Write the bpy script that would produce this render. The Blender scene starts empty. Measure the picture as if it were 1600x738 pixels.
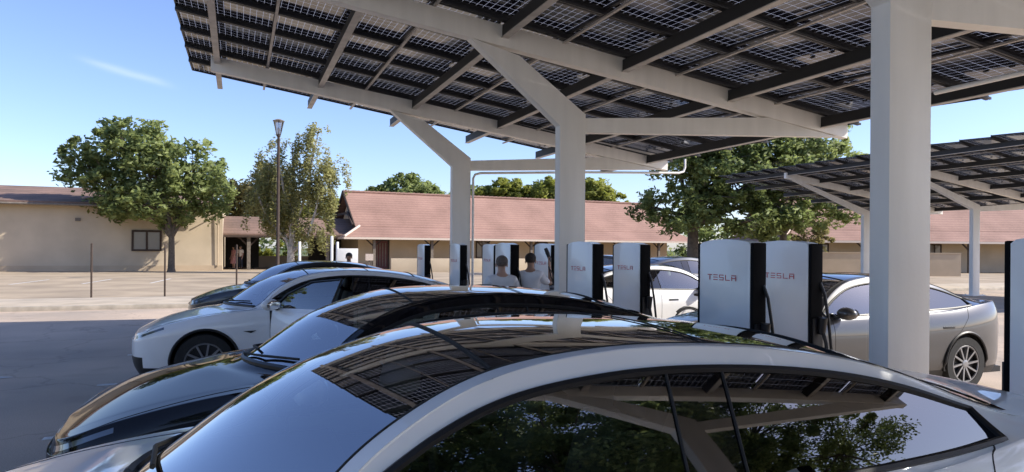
import bpy, bmesh, math, random
import numpy as np
from mathutils import Vector, Matrix

# World axes: +Y runs along the row of charging stalls (away from the camera),
# +X runs from the noses of the parked cars towards the charging posts.
scene = bpy.context.scene
COL = scene.collection
R = math.radians

# ------------------------------------------------------------------ camera
cam_d = bpy.data.cameras.new('camera'); cam = bpy.data.objects.new('camera', cam_d)
COL.objects.link(cam); scene.camera = cam
cam_d.sensor_width = 36; cam_d.lens = 36*1100/1600
cam_d.shift_y = 20/1600
cam_d.clip_start = .05; cam_d.clip_end = 4000
TH = math.atan(429/1100)
cam.matrix_world = (Matrix.Translation((0, 0, 1.72)) @ Matrix.Rotation(-TH, 4, 'Z')
                    @ Matrix.Rotation(R(90), 4, 'X') @ Matrix.Rotation(R(.4), 4, 'Z'))

# ------------------------------------------------------------------ sky + sun
SUN_FROM = Vector((1.22, -.56, 1.0)).normalized()
elev = math.asin(SUN_FROM.z)
azim = math.atan2(SUN_FROM.x, SUN_FROM.y)
world = bpy.data.worlds.new('World'); scene.world = world; world.use_nodes = True
wn = world.node_tree.nodes; wl = world.node_tree.links; wn.clear()
wo = wn.new('ShaderNodeOutputWorld'); bg = wn.new('ShaderNodeBackground')
sky = wn.new('ShaderNodeTexSky'); sky.sky_type = 'NISHITA'; sky.sun_disc = False
sky.sun_elevation = elev; sky.sun_rotation = azim
sky.air_density = .9; sky.dust_density = .8; sky.ozone_density = 3.0; sky.altitude = 100
bg.inputs['Strength'].default_value = .105
# a thin streak of high cirrus, fixed by sky direction
geo = wn.new('ShaderNodeTexCoord')
def wmath(op, a, b=None, c=None):
    n = wn.new('ShaderNodeMath'); n.operation = op
    for k, v in enumerate((a, b, c)):
        if v is None: continue
        if isinstance(v, (int, float)): n.inputs[k].default_value = v
        else: wl.new(v, n.inputs[k])
    return n.outputs[0]
def wdot(vec):
    n = wn.new('ShaderNodeVectorMath'); n.operation = 'DOT_PRODUCT'
    wl.new(geo.outputs['Generated'], n.inputs[0]); n.inputs[1].default_value = vec
    return n.outputs['Value']
CIR_A = Vector((-.1914, 1.148, .2604)).normalized()      # streak start
CIR_B = Vector((-.1067, 1.115, .2337)).normalized()      # streak end
nrm = CIR_A.cross(CIR_B).normalized(); along = nrm.cross(CIR_A).normalized()
nz = wn.new('ShaderNodeTexNoise'); nz.inputs['Scale'].default_value = 22; nz.inputs['Detail'].default_value = 5
mp = wn.new('ShaderNodeMapping'); wl.new(geo.outputs['Generated'], mp.inputs[0]); mp.inputs['Scale'].default_value = (1, 1, 3)
wl.new(mp.outputs[0], nz.inputs['Vector'])
off = wmath('ADD', wdot(nrm), wmath('MULTIPLY', wmath('SUBTRACT', nz.outputs[0], .5), .006))
band = wmath('EXPONENT', wmath('MULTIPLY', wmath('POWER', wmath('DIVIDE', wmath('ABSOLUTE', off), .0042), 2.0), -1.0))
al = wmath('SUBTRACT', wdot(along), .035)
fall = wmath('EXPONENT', wmath('MULTIPLY', wmath('POWER', wmath('DIVIDE', wmath('ABSOLUTE', al), .045), 4.0), -1.0))
fc = wmath('MULTIPLY', wmath('MULTIPLY', band, fall), .16)
mx = wn.new('ShaderNodeMix'); mx.data_type = 'RGBA'
wl.new(fc, mx.inputs['Factor']); wl.new(sky.outputs[0], mx.inputs['A']); mx.inputs['B'].default_value = (6.5, 6.9, 7.6, 1)
hs = wn.new('ShaderNodeMix'); hs.data_type = 'RGBA'; hs.blend_type = 'MULTIPLY'; hs.inputs['Factor'].default_value = 1
hs.inputs['B'].default_value = (.72, .695, .79, 1)
wl.new(mx.outputs['Result'], hs.inputs['A']); wl.new(hs.outputs['Result'], bg.inputs['Color']); wl.new(bg.outputs[0], wo.inputs[0])

sd = bpy.data.lights.new('sun', 'SUN'); sd.energy = 2.3; sd.angle = R(.53); sd.color = (1, .94, .84)
sun = bpy.data.objects.new('sun', sd); COL.objects.link(sun)
sun.rotation_euler = (-SUN_FROM).to_track_quat('-Z', 'Y').to_euler()

scene.render.engine = 'CYCLES'
scene.view_settings.view_transform = 'Standard'; scene.view_settings.look = 'None'
scene.view_settings.gamma = 1; scene.view_settings.use_curve_mapping = False
scene.view_settings.exposure = 1.58
scene.cycles.max_bounces = 10; scene.cycles.transparent_max_bounces = 24
scene.cycles.glossy_bounces = 5; scene.cycles.diffuse_bounces = 6
scene.cycles.sample_clamp_indirect = 6
scene.cycles.caustics_reflective = False; scene.cycles.caustics_refractive = False

# ------------------------------------------------------------------ tagging helpers
def tag(o, label=None, cat=None, group=None, kind=None):
    if label: o['label'] = label
    if cat: o['category'] = cat
    if group: o['group'] = group
    if kind: o['kind'] = kind
    return o
def empty(name, loc=(0, 0, 0), rz=0, label=None, cat=None, group=None):
    o = bpy.data.objects.new(name, None); COL.objects.link(o)
    o.location = loc; o.rotation_euler = (0, 0, rz); o.empty_display_size = .2
    return tag(o, label, cat, group)
def copy_tree(o, parent=None):
    c = o.copy(); COL.objects.link(c); c.parent = parent
    for ch in o.children: copy_tree(ch, c)
    return c

# ------------------------------------------------------------------ materials
def new_mat(name):
    m = bpy.data.materials.new(name); m.use_nodes = True
    return m, m.node_tree.nodes, m.node_tree.links, m.node_tree.nodes['Principled BSDF']
def pmat(name, col, rough=.5, metal=0, coat=0, var=0, scale=8, bump=0, bscale=60, spec=.5, dirt=None, coord='Object', detail=4):
    m, n, l, p = new_mat(name)
    p.inputs['Base Color'].default_value = (*col, 1); p.inputs['Roughness'].default_value = rough
    p.inputs['Metallic'].default_value = metal; p.inputs['Coat Weight'].default_value = coat
    p.inputs['Coat Roughness'].default_value = .03
    p.inputs['Specular IOR Level'].default_value = spec
    tc = n.new('ShaderNodeTexCoord')
    if var:
        t = n.new('ShaderNodeTexNoise'); t.inputs['Scale'].default_value = scale; t.inputs['Detail'].default_value = detail
        l.new(tc.outputs[coord], t.inputs['Vector'])
        r = n.new('ShaderNodeValToRGB'); r.color_ramp.elements[0].position = .32; r.color_ramp.elements[1].position = .68
        c2 = dirt if dirt else tuple(c*(1-var) for c in col)
        r.color_ramp.elements[0].color = (*c2, 1); r.color_ramp.elements[1].color = (*[min(1, c*(1+var*.35)) for c in col], 1)
        l.new(t.outputs[0], r.inputs[0]); l.new(r.outputs[0], p.inputs['Base Color'])
    if bump:
        t = n.new('ShaderNodeTexNoise'); t.inputs['Scale'].default_value = bscale; t.inputs['Detail'].default_value = 4
        l.new(tc.outputs[coord], t.inputs['Vector'])
        b = n.new('ShaderNodeBump'); b.inputs['Strength'].default_value = bump; b.inputs['Distance'].default_value = .02
        l.new(t.outputs[0], b.inputs['Height']); l.new(b.outputs[0], p.inputs['Normal'])
    return m
def glass_mat(name, tint, ior=1.5, boost=0, rough=.0):
    m, n, l, p = new_mat(name); n.remove(p)
    out = n['Material Output']; tr = n.new('ShaderNodeBsdfTransparent'); tr.inputs[0].default_value = (*tint, 1)
    g = n.new('ShaderNodeBsdfGlossy'); g.inputs['Roughness'].default_value = rough
    g.inputs[0].default_value = (.95, .97, 1, 1)
    fr = n.new('ShaderNodeFresnel'); fr.inputs[0].default_value = ior
    ad = n.new('ShaderNodeMath'); ad.operation = 'MULTIPLY_ADD'; ad.inputs[1].default_value = 1-boost; ad.inputs[2].default_value = boost
    l.new(fr.outputs[0], ad.inputs[0])
    mxs = n.new('ShaderNodeMixShader'); l.new(ad.outputs[0], mxs.inputs[0]); l.new(tr.outputs[0], mxs.inputs[1]); l.new(g.outputs[0], mxs.inputs[2])
    l.new(mxs.outputs[0], out.inputs[0])
    return m
M = {}
M['steel'] = pmat('white_painted_steel', (.90, .875, .825), .5, var=.07, scale=1.1, bump=.05, bscale=30, detail=9)
def stretch(m, sc):
    nt = m.node_tree; tc = next(n for n in nt.nodes if n.type == 'TEX_COORD'); t = next(n for n in nt.nodes if n.type == 'TEX_NOISE')
    mp_ = nt.nodes.new('ShaderNodeMapping'); mp_.inputs['Scale'].default_value = sc
    nt.links.new(tc.outputs['Object'], mp_.inputs[0]); nt.links.new(mp_.outputs[0], t.inputs['Vector'])
stretch(M['steel'], (5, 5, .7))
M['flange'] = pmat('galvanised_flange', (.52, .49, .46), .5, metal=.3, var=.2, scale=5)
M['web'] = pmat('black_web', (.02, .02, .022), .6)
M['rail'] = pmat('black_aluminium_rail', (.018, .018, .022), .45)
M['black_plastic'] = pmat('black_plastic', (.012, .012, .013), .45)
M['end_black'] = pmat('matt_black_panel', (.004, .004, .005), .7, spec=.1)
M['rubber'] = pmat('rubber', (.02, .02, .02), .8, var=.3, scale=20)
M['rim'] = pmat('grey_wheel_metal', (.32, .32, .33), .35, metal=.7)
M['chrome'] = pmat('bright_trim', (.8, .8, .8), .15, metal=1)
M['seat'] = pmat('dark_seat_leather', (.02, .02, .021), .55)
M['seat_pale'] = pmat('pale_mirror_face', (.75, .85, .80), .3)
M['paint_white'] = pmat('white_car_paint', (.88, .88, .87), .35, coat=1, var=.04, scale=3)
M['paint_black'] = pmat('black_car_paint', (.006, .006, .008), .5, coat=.75, spec=0)
M['paint_dark'] = pmat('dark_grey_car_paint', (.045, .047, .05), .3, metal=.4, coat=1)
M['paint_silver'] = pmat('grey_metallic_car_paint', (.045, .045, .048), .35, metal=.2, coat=1)
M['paint_navy'] = pmat('slate_blue_car_paint', (.04, .05, .08), .3, metal=.2, coat=1)
M['wind'] = glass_mat('windscreen_glass', (.68, .74, .72), 1.52, boost=.5)
M['side'] = glass_mat('side_window_glass', (.50, .56, .53), 1.52, boost=.16)
M['tint'] = glass_mat('tinted_side_glass', (.10, .10, .11), 1.52, boost=.10)
M['roofglass'] = pmat('black_roof_glass', (.004, .004, .005), .02, coat=1, spec=.8)
M['lamp'] = pmat('headlamp_lens', (.16, .18, .20), .08, metal=.5, coat=1)
M['tail'] = pmat('red_tail_lens', (.25, .01, .01), .15, coat=1)
M['post_white'] = pmat('charger_shell_white', (.90, .90, .89), .28, coat=.4, var=.03, scale=2)
M['red_letters'] = pmat('red_lettering', (.58, .10, .12), .5)
M['cable'] = pmat('black_cable', (.012, .012, .013), .5)

# ------------------------------------------------------------------ mesh helpers
class MB:
    def __init__(s): s.v = []; s.f = []; s.uv = None
    def add(s, vs, fs):
        k = len(s.v); s.v += [tuple(v) for v in vs]; s.f += [tuple(i+k for i in f) for f in fs]; return s
    def box(s, c, size, rot=None):
        h = [d/2 for d in size]
        vs = [Vector((x*h[0], y*h[1], z*h[2])) for x in (-1, 1) for y in (-1, 1) for z in (-1, 1)]
        if rot is not None: vs = [rot @ v for v in vs]
        c = Vector(c)
        return s.add([v+c for v in vs], [(0,1,3,2), (4,6,7,5), (0,4,5,1), (2,3,7,6), (0,2,6,4), (1,5,7,3)])
    def box2(s, a, b):
        return s.box([(p+q)/2 for p, q in zip(a, b)], [abs(q-p) for p, q in zip(a, b)])
    def bar(s, a, b, w, h, up=(0, 0, 1)):
        a = Vector(a); b = Vector(b); d = (b-a); L = d.length; d.normalize()
        up = Vector(up); sd_ = d.cross(up).normalized(); u2 = sd_.cross(d)
        vs = []
        for t in (a, b):
            for i, j in ((-1,-1), (1,-1), (1,1), (-1,1)): vs.append(t + sd_*i*w/2 + u2*j*h/2)
        return s.add(vs, [(3,2,1,0), (4,5,6,7), (0,1,5,4), (1,2,6,5), (2,3,7,6), (3,0,4,7)])
    def prism(s, poly, d0, d1, axis='y'):
        """poly in (x,z) extruded along y"""
        n = len(poly); vs = [(p[0], d0, p[1]) for p in poly]+[(p[0], d1, p[1]) for p in poly]
        fs = [tuple(range(n)), tuple(range(2*n-1, n-1, -1))]+[(i, n+i, n+(i+1) % n, (i+1) % n) for i in range(n)]
        return s.add(vs, fs)
    def tube(s, pts, r, n=8, cap=True):
        pts = [Vector(p) for p in pts]; rs = r if isinstance(r, (list, tuple)) else [r]*len(pts)
        vs = []; fs = []; pn = None
        for i, p in enumerate(pts):
            t = (pts[min(i+1, len(pts)-1)]-pts[max(i-1, 0)]).normalized()
            if pn is None: a = t.orthogonal().normalized()
            else: a = (pn-t*pn.dot(t)).normalized()
            pn = a; b = t.cross(a)
            for k in range(n):
                q = 2*math.pi*k/n; vs.append(p+(a*math.cos(q)+b*math.sin(q))*rs[i])
        for i in range(len(pts)-1):
            for k in range(n): fs.append((i*n+k, i*n+(k+1) % n, (i+1)*n+(k+1) % n, (i+1)*n+k))
        if cap: fs += [tuple(range(n-1, -1, -1)), tuple(range((len(pts)-1)*n, len(pts)*n))]
        return s.add(vs, fs)
    def lathe(s, prof, n=20, c=(0, 0, 0), axis='z', caps=True):
        vs = []; fs = []; c = Vector(c)
        for (r_, h) in prof:
            for k in range(n):
                q = 2*math.pi*k/n
                v = (r_*math.cos(q), r_*math.sin(q), h)
                if axis == 'y': v = (v[0], v[2], v[1])
                if axis == 'x': v = (v[2], v[0], v[1])
                vs.append(Vector(v)+c)
        for i in range(len(prof)-1):
            for k in range(n): fs.append((i*n+k, i*n+(k+1) % n, (i+1)*n+(k+1) % n, (i+1)*n+k))
        if caps: fs += [tuple(range(n-1, -1, -1)), tuple(range((len(prof)-1)*n, len(prof)*n))]
        return s.add(vs, fs)
    def ball(s, c, r, nu=12, nv=8, rot=None):
        vs = []; fs = []; r = r if isinstance(r, (tuple, list)) else (r, r, r)
        for i in range(nv+1):
            a = math.pi*i/nv
            for k in range(nu):
                q = 2*math.pi*k/nu
                v = Vector((math.sin(a)*math.cos(q)*r[0], math.sin(a)*math.sin(q)*r[1], math.cos(a)*r[2]))
                if rot is not None: v = rot @ v
                vs.append(v+Vector(c))
        for i in range(nv):
            for k in range(nu): fs.append((i*nu+k, (i+1)*nu+k, (i+1)*nu+(k+1) % nu, i*nu+(k+1) % nu))
        return s.add(vs, fs)
    def build(s, name, mat, parent=None, smooth=False, bevel=0, loc=None):
        me = bpy.data.meshes.new(name); me.from_pydata(s.v, [], s.f); me.materials.append(mat)
        bm = bmesh.new(); bm.from_mesh(me)
        if smooth: bmesh.ops.remove_doubles(bm, verts=bm.verts, dist=1e-5)
        bmesh.ops.recalc_face_normals(bm, faces=bm.faces)
        if bevel:
            bmesh.ops.bevel(bm, geom=[e for e in bm.edges if e.calc_face_angle(0) > .5], offset=bevel, segments=2, affect='EDGES', profile=.6)
        bm.to_mesh(me); bm.free()
        if smooth or bevel: me.shade_smooth(); me.set_sharp_from_angle(angle=R(38))
        o = bpy.data.objects.new(name, me); COL.objects.link(o); o.parent = parent
        if loc: o.location = loc
        return o
# ------------------------------------------------------------------ ground
def sheet(name, x0, x1, y0, y1, z, mat, n=1):
    m = MB()
    m.add([(x0, y0, z), (x1, y0, z), (x1, y1, z), (x0, y1, z)], [(0, 1, 2, 3)])
    o = m.build(name, mat); o['kind'] = 'structure'; return o
def asphalt_mat():
    m, n, l, p = new_mat('worn_asphalt'); tc = n.new('ShaderNodeTexCoord')
    a = n.new('ShaderNodeTexNoise'); a.inputs['Scale'].default_value = 90; a.inputs['Detail'].default_value = 3
    b = n.new('ShaderNodeTexNoise'); b.inputs['Scale'].default_value = .35; b.inputs['Detail'].default_value = 6
    for t in (a, b): l.new(tc.outputs['Object'], t.inputs['Vector'])
    r1 = n.new('ShaderNodeValToRGB'); r1.color_ramp.elements[0].position = .35; r1.color_ramp.elements[1].position = .7
    r1.color_ramp.elements[0].color = (.42, .345, .275, 1); r1.color_ramp.elements[1].color = (.58, .475, .38, 1)
    l.new(a.outputs[0], r1.inputs[0])
    r2 = n.new('ShaderNodeValToRGB'); r2.color_ramp.elements[0].position = .35; r2.color_ramp.elements[1].position = .65
    r2.color_ramp.elements[0].color = (.75, .75, .75, 1); r2.color_ramp.elements[1].color = (1.1, 1.05, 1, 1)
    l.new(b.outputs[0], r2.inputs[0])
    mu = n.new('ShaderNodeMix'); mu.data_type = 'RGBA'; mu.blend_type = 'MULTIPLY'; mu.inputs['Factor'].default_value = 1
    l.new(r1.outputs[0], mu.inputs['A']); l.new(r2.outputs[0], mu.inputs['B']); l.new(mu.outputs['Result'], p.inputs['Base Color'])
    vo = n.new('ShaderNodeTexVoronoi'); vo.feature = 'DISTANCE_TO_EDGE'; vo.inputs['Scale'].default_value = .45
    nw = n.new('ShaderNodeTexNoise'); nw.inputs['Scale'].default_value = 1.2; nw.inputs['Detail'].default_value = 6; l.new(tc.outputs['Object'], nw.inputs['Vector'])
    va = n.new('ShaderNodeVectorMath'); va.operation = 'MULTIPLY_ADD'; va.inputs[1].default_value = (1.3, 1.3, 1.3); l.new(nw.outputs['Color'], va.inputs[0]); l.new(tc.outputs['Object'], va.inputs[2]); l.new(va.outputs[0], vo.inputs['Vector'])
    cr_ = n.new('ShaderNodeMapRange'); cr_.inputs['From Max'].default_value = .018; cr_.inputs['To Min'].default_value = .80; l.new(vo.outputs['Distance'], cr_.inputs[0])
    st_ = n.new('ShaderNodeTexNoise'); st_.inputs['Scale'].default_value = .9; st_.inputs['Detail'].default_value = 2; l.new(tc.outputs['Object'], st_.inputs['Vector'])
    sr_ = n.new('ShaderNodeMapRange'); sr_.inputs['From Min'].default_value = .62; sr_.inputs['From Max'].default_value = .74; sr_.inputs['To Min'].default_value = 1; sr_.inputs['To Max'].default_value = .82; l.new(st_.outputs[0], sr_.inputs[0])
    mm_ = n.new('ShaderNodeMath'); mm_.operation = 'MULTIPLY'; l.new(cr_.outputs[0], mm_.inputs[0]); l.new(sr_.outputs[0], mm_.inputs[1])
    m3_ = n.new('ShaderNodeMix'); m3_.data_type = 'RGBA'; m3_.blend_type = 'MULTIPLY'; m3_.inputs['Factor'].default_value = 1
    l.new(mu.outputs['Result'], m3_.inputs['A']); l.new(mm_.outputs[0], m3_.inputs['B']); l.new(m3_.outputs['Result'], p.inputs['Base Color'])
    p.inputs['Roughness'].default_value = .85
    bp = n.new('ShaderNodeBump'); bp.inputs['Strength'].default_value = .3; bp.inputs['Distance'].default_value = .01
    l.new(a.outputs[0], bp.inputs['Height']); l.new(bp.outputs[0], p.inputs['Normal'])
    return m
M['asphalt'] = asphalt_mat()
M['sand'] = pmat('compacted_sand_gravel', (.40, .315, .22), .95, var=.3, scale=.5, bump=.3, bscale=14, detail=9)
M['pave'] = pmat('pale_concrete', (.50, .42, .32), .9, var=.22, scale=1.3, bump=.15, bscale=30, detail=8)
M['kerb'] = pmat('kerb_stone', (.46, .41, .34), .85, var=.25, scale=4, bump=.2, bscale=40)
M['line'] = pmat('worn_white_line_paint', (.70, .68, .64), .7, var=.35, scale=9)
M['grass'] = pmat('dry_lawn', (.11, .13, .04), .95, var=.4, scale=1.5, bump=.6, bscale=25, detail=9)
sheet('ground', -900, 900, -900, 1500, -.03, M['grass'])
sheet('parking_lot', -60, 70, -3.5, 21.7, 0, M['asphalt'])
M['pale'] = pmat('pale_bounce_ground', (.72, .67, .58), .9, var=.12, scale=2, bump=.2, bscale=30)  # unseen yard behind the camera, made extra pale to bounce light onto columns
sheet('rear_bounce_yard', -60, 70, -40, -3.504, 0, M['pale'])
def slab(name, x0, x1, y0, y1, z0, z1, mat):
    o = MB().box2((x0, y0, z0), (x1, y1, z1)).build(name, mat, bevel=.015); o['kind'] = 'structure'; return o
slab('kerb', -60, 70, 21.7, 21.85, -.02, .125, M['kerb'])
slab('pavement', -60, 70, 21.854, 25.0, -.02, .12, M['pave'])
sheet('gravel_square', -80, 90, 25.004, 110, .10, M['sand'])
# painted markings: stall lines and arrows on the asphalt
mk = MB()
for k in range(-2, 8):
    y = -.46+2.6*k
    if y < 14.5: mk.box2((-1.6, y-.05, .002), (3.3, y+.05, .005)); mk.box2((4.9, y-.05, .002), (9.6, y+.05, .005))
o = mk.build('stall_markings', M['line']); o['kind'] = 'structure'
mk = MB()
def arrow(cx, cy, s):
    mk.add([(cx-1.6*s, cy-.08, .006), (cx+.6*s, cy-.08, .006), (cx+.6*s, cy+.08, .006), (cx-1.6*s, cy+.08, .006)], [(0, 1, 2, 3)])
    mk.add([(cx+.6*s, cy-.35, .006), (cx+1.5*s, cy, .006), (cx+.6*s, cy+.35, .006)], [(0, 1, 2)])
arrow(-3.9, 10.9, .8); arrow(-6.5, 16, 1)
o = mk.build('road_arrows', M['line']); o['kind'] = 'structure'
mk = MB()
for k in range(9):
    x = -14+k*2.6; y = 34.5
    if x < -2 or x > 0: mk.add([(x, y, .106), (x+.12, y, .106), (x+.55, y+4.6, .106), (x+.43, y+4.6, .106)], [(0, 1, 2, 3)])
o = mk.build('bay_markings', M['line']); o['kind'] = 'structure'

# ------------------------------------------------------------------ solar canopies
def panel_mat():
    m, n, l, p = new_mat('bifacial_solar_glass')
    uv = n.new('ShaderNodeUVMap'); uv.uv_map = 'uv'
    sep = n.new('ShaderNodeSeparateXYZ'); l.new(uv.outputs[0], sep.inputs[0])
    def mt(op, a, b=None, c=None):
        q = n.new('ShaderNodeMath'); q.operation = op
        for k, v in enumerate((a, b, c)):
            if v is None: continue
            if isinstance(v, (int, float)): q.inputs[k].default_value = v
            else: l.new(v, q.inputs[k])
        return q.outputs[0]
    def lines(c, pitch, w):
        f = mt('FRACT', mt('DIVIDE', c, pitch)); d = mt('MINIMUM', f, mt('SUBTRACT', 1.0, f))
        return mt('LESS_THAN', d, w/2/pitch)
    a = lines(sep.outputs[0], .0905, .0031); b = lines(sep.outputs[1], .168, .0042)
    gap = mt('MAXIMUM', a, b)
    # cells
    cell = n.new('ShaderNodeBsdfPrincipled'); cell.inputs['Base Color'].default_value = (.012, .014, .026, 1)
    cell.inputs['Roughness'].default_value = .05; cell.inputs['Specular IOR Level'].default_value = .6
    nz_ = n.new('ShaderNodeTexNoise'); nz_.inputs['Scale'].default_value = 1.1; nz_.inputs['Detail'].default_value = 2
    tc = n.new('ShaderNodeTexCoord'); l.new(tc.outputs['Object'], nz_.inputs['Vector'])
    mr = n.new('ShaderNodeMapRange'); mr.inputs['From Min'].default_value = .35; mr.inputs['From Max'].default_value = .7
    mr.inputs['To Min'].default_value = .04; mr.inputs['To Max'].default_value = .16
    l.new(nz_.outputs[0], mr.inputs[0]); l.new(mr.outputs[0], cell.inputs['Roughness'])
    tr = n.new('ShaderNodeBsdfTransparent'); tr.inputs[0].default_value = (.5, .5, .53, 1)
    tl = n.new('ShaderNodeBsdfTranslucent'); tl.inputs[0].default_value = (.32, .32, .36, 1)
    m1 = n.new('ShaderNodeMixShader'); m1.inputs[0].default_value = .75; l.new(tr.outputs[0], m1.inputs[1]); l.new(tl.outputs[0], m1.inputs[2])
    m2 = n.new('ShaderNodeMixShader'); l.new(gap, m2.inputs[0]); l.new(cell.outputs[0], m2.inputs[1]); l.new(m1.outputs[0], m2.inputs[2])
    l.new(m2.outputs[0], n['Material Output'].inputs[0]); n.remove(p)
    return m
M['panel'] = panel_mat()

TILT = .05
PZ0, PS = 5.03, -.149                       # purlin underside height at X=-.36 and roof slope
def roof_z(x): return PZ0+PS*(x+.36)
BEAM = dict(l=(-.47, 4.90, 5.16), r=(9.22, 3.55, 3.87))
def beam_top(x): t = (x+.47)/9.69; return 5.16+(3.87-5.16)*t
def beam_bot(x): t = (x+.47)/9.69; return 4.90+(3.55-4.90)*t
def panel_faces(verts, faces, uvs, x0, x1, y0, y1, z_off, tilt_rise):
    """thin glass sheet, near edge low and far edge high"""
    k = len(verts)
    for (x, y, u, v) in ((x0, y0, 0, 0), (x1, y0, x1-x0, 0), (x1, y1, x1-x0, y1-y0), (x0, y1, 0, y1-y0)):
        verts.append((x, y, roof_z(x)+z_off+(tilt_rise if y == y1 else 0)))
    faces.append((k, k+1, k+2, k+3)); uvs += [(.045, .05), (x1-x0+.045, .05), (x1-x0+.045, y1-y0+.05), (.045, y1-y0+.05)]
def mesh_uv(name, verts, faces, uvs, mat, parent):
    me = bpy.data.meshes.new(name); me.from_pydata(verts, [], faces)
    u = me.uv_layers.new(name='uv')
    for i, q in enumerate(uvs): u.data[i].uv = q
    me.materials.append(mat); o = bpy.data.objects.new(name, me); COL.objects.link(o); o.parent = parent
    return o
def canopy(loc, frames, y0, y1, label, first_own, xs_p, long_arm=False):
    root = empty('solar_canopy', loc, 0, label, 'solar canopy')
    for fy in frames:                         # branching steel frames
        fr = MB()
        t = .15
        ya, yb = fy-t/2, fy+t/2
        fr.prism([(-.47, 4.90), (9.22, 3.55), (9.22, 3.87), (-.47, 5.16)], ya, yb)
        fo = fr.build('roof_beam', M['steel'], root, bevel=.008)
        c = MB(); c.prism([(4.07, 0), (4.46, 0), (4.46, 3.58), *([(-.2, 4.98), (-.4, 4.95)] if long_arm else [(3.47, 4.285), (2.78, 4.45)]), (4.07, 3.40)], ya-.004, yb+.004)
        # arm foot merges into the beam
        c.build('column', M['steel'], root, bevel=.008)
        tz = MB(); tz.prism([(4.464, 3.33), (9.0, 3.565), (7.6, 3.775-.004), (4.464, 3.53)], ya+.012, yb-.012)
        tz.build('tie_beam', M['steel'], root)
        bp = MB().box2((3.9, fy-.22, 0), (4.63, fy+.22, .03))
        for sx in (3.98, 4.55):
            for sy in (-.15, .15): bp.lathe([(.018, .03), (.018, .07)], 8, (sx, fy+sy, 0))
        bp.build('base_plate', M['steel'], root)
    for x in xs_p:                            # purlins
        z = roof_z(x)
        w = MB(); w.box2((x-.035, y0+.05, z+.012), (x+.035, y1+.05, z+.17))
        wo_ = w.build('purlin', M['web'], root)
        MB().box2((x-.05, y0+.05, z), (x+.05, y1+.051, z+.0115)).build('flange', M['flange'], wo_)
    joints = [-.9]+[.5+1.81*k for k in range(5)]+[9.35]
    n = int(round((y1-y0)/1.04)); pitch = (y1-y0)/n
    rest = ([], [], [])
    rails = MB(); mid = MB()
    for k in range(n):
        ya = y0+k*pitch; yb = ya+pitch-.008
        # rail under the joint between two rows
        for xa, xb in ((-.9, 9.35),):
            za, zb = roof_z(xa)+.172, roof_z(xb)+.172
            rails.prism([(xa, za), (xb, zb), (xb, zb+.03), (xa, za+.03)], ya-.05, ya-.02)
            rails.prism([(xa, za+.0), (xb, zb+.0), (xb, zb+.05), (xa, za+.05)], ya-.005, ya+.03)
            rails.prism([(xa, za+.031), (xb, zb+.031), (xb, zb+.12), (xa, za+.12)], ya-.012, ya-.0055)
        for a, b in zip(joints[:-1], joints[1:]):
            if ya > first_own:
                V, F, Uv = [], [], []
                panel_faces(V, F, Uv, a+.012, b-.012, ya+.005, yb, .225, TILT)
                po = mesh_uv('solar_panel', V, F, Uv, M['panel'], root)
                fm = MB()
                def zz(x, y): return roof_z(x)+.225+TILT*(y-ya)/(yb-ya)
                for (p, q) in (((a+.012, ya+.005), (b-.012, ya+.005)), ((a+.012, yb), (b-.012, yb)), ((a+.012, ya+.005), (a+.012, yb)), ((b-.012, ya+.005), (b-.012, yb))):
                    fm.bar((*p, zz(*p)-.012), (*q, zz(*q)-.012), .022, .035)
                # central strip with junction boxes
                cx = (a+b)/2
                if b-a > 1.6:
                    for t in (.2, .5, .8):
                        y = ya+t*(yb-ya); fm.box((cx, y, zz(cx, y)-.014), (.03, .06, .016))
                fm.build('frame', M['rail'], po)
            else:
                panel_faces(*rest, a+.012, b-.012, ya+.005, yb, .225, TILT)
    # short pale clips at the panel joints
    for x in joints[1:-1]:
        z = roof_z(x)
        mid.prism([(x-.02, z+.15), (x+.02, z+.15), (x+.02, z+.175), (x-.02, z+.175)], y0, y1-.1)
    rails.build('rail', M['rail'], root); mid.build('joint_strip', M['flange'], root)
    if rest[0]:
        o = mesh_uv('solar_panel', *rest, M['panel'], root); o['kind'] = 'stuff'
    return root
PX = [-.36+1.81*k for k in range(6)]
c1 = canopy((0, 0, 0), [-1.7, 3.56, 8.75, 13.88], -1.95, 15.95, 'tall solar canopy with branching grey steel columns over the near parked cars', 1.0, PX)
c2 = canopy((22.9, 0, 0), [19.3, 24.5], 11.0, 28.6, 'distant second solar canopy with thin white columns behind the leafy tree at right', 11.5, PX, True)
# conduit clipped under the far frame
cd = MB()
cd.tube([(4.50, 13.76, .05), (4.50, 13.76, 3.16), (4.54, 13.76, 3.24), (4.66, 13.76, 3.275), (7, 13.76, 3.40), (9.5, 13.76, 3.50), (9.62, 13.76, 3.54), (9.66, 13.76, 3.64), (9.66, 13.76, 3.83)], .026, 8)
cd.build('conduit', M['steel'], c1, smooth=True)
lt = MB(); lt.tube([(7.7, 3.2, 3.62), (7.75, 6.0, 3.62)], .03, 10)
tl_ = lt.build('lamp_tube', M['post_white'], c1, smooth=True)

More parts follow.
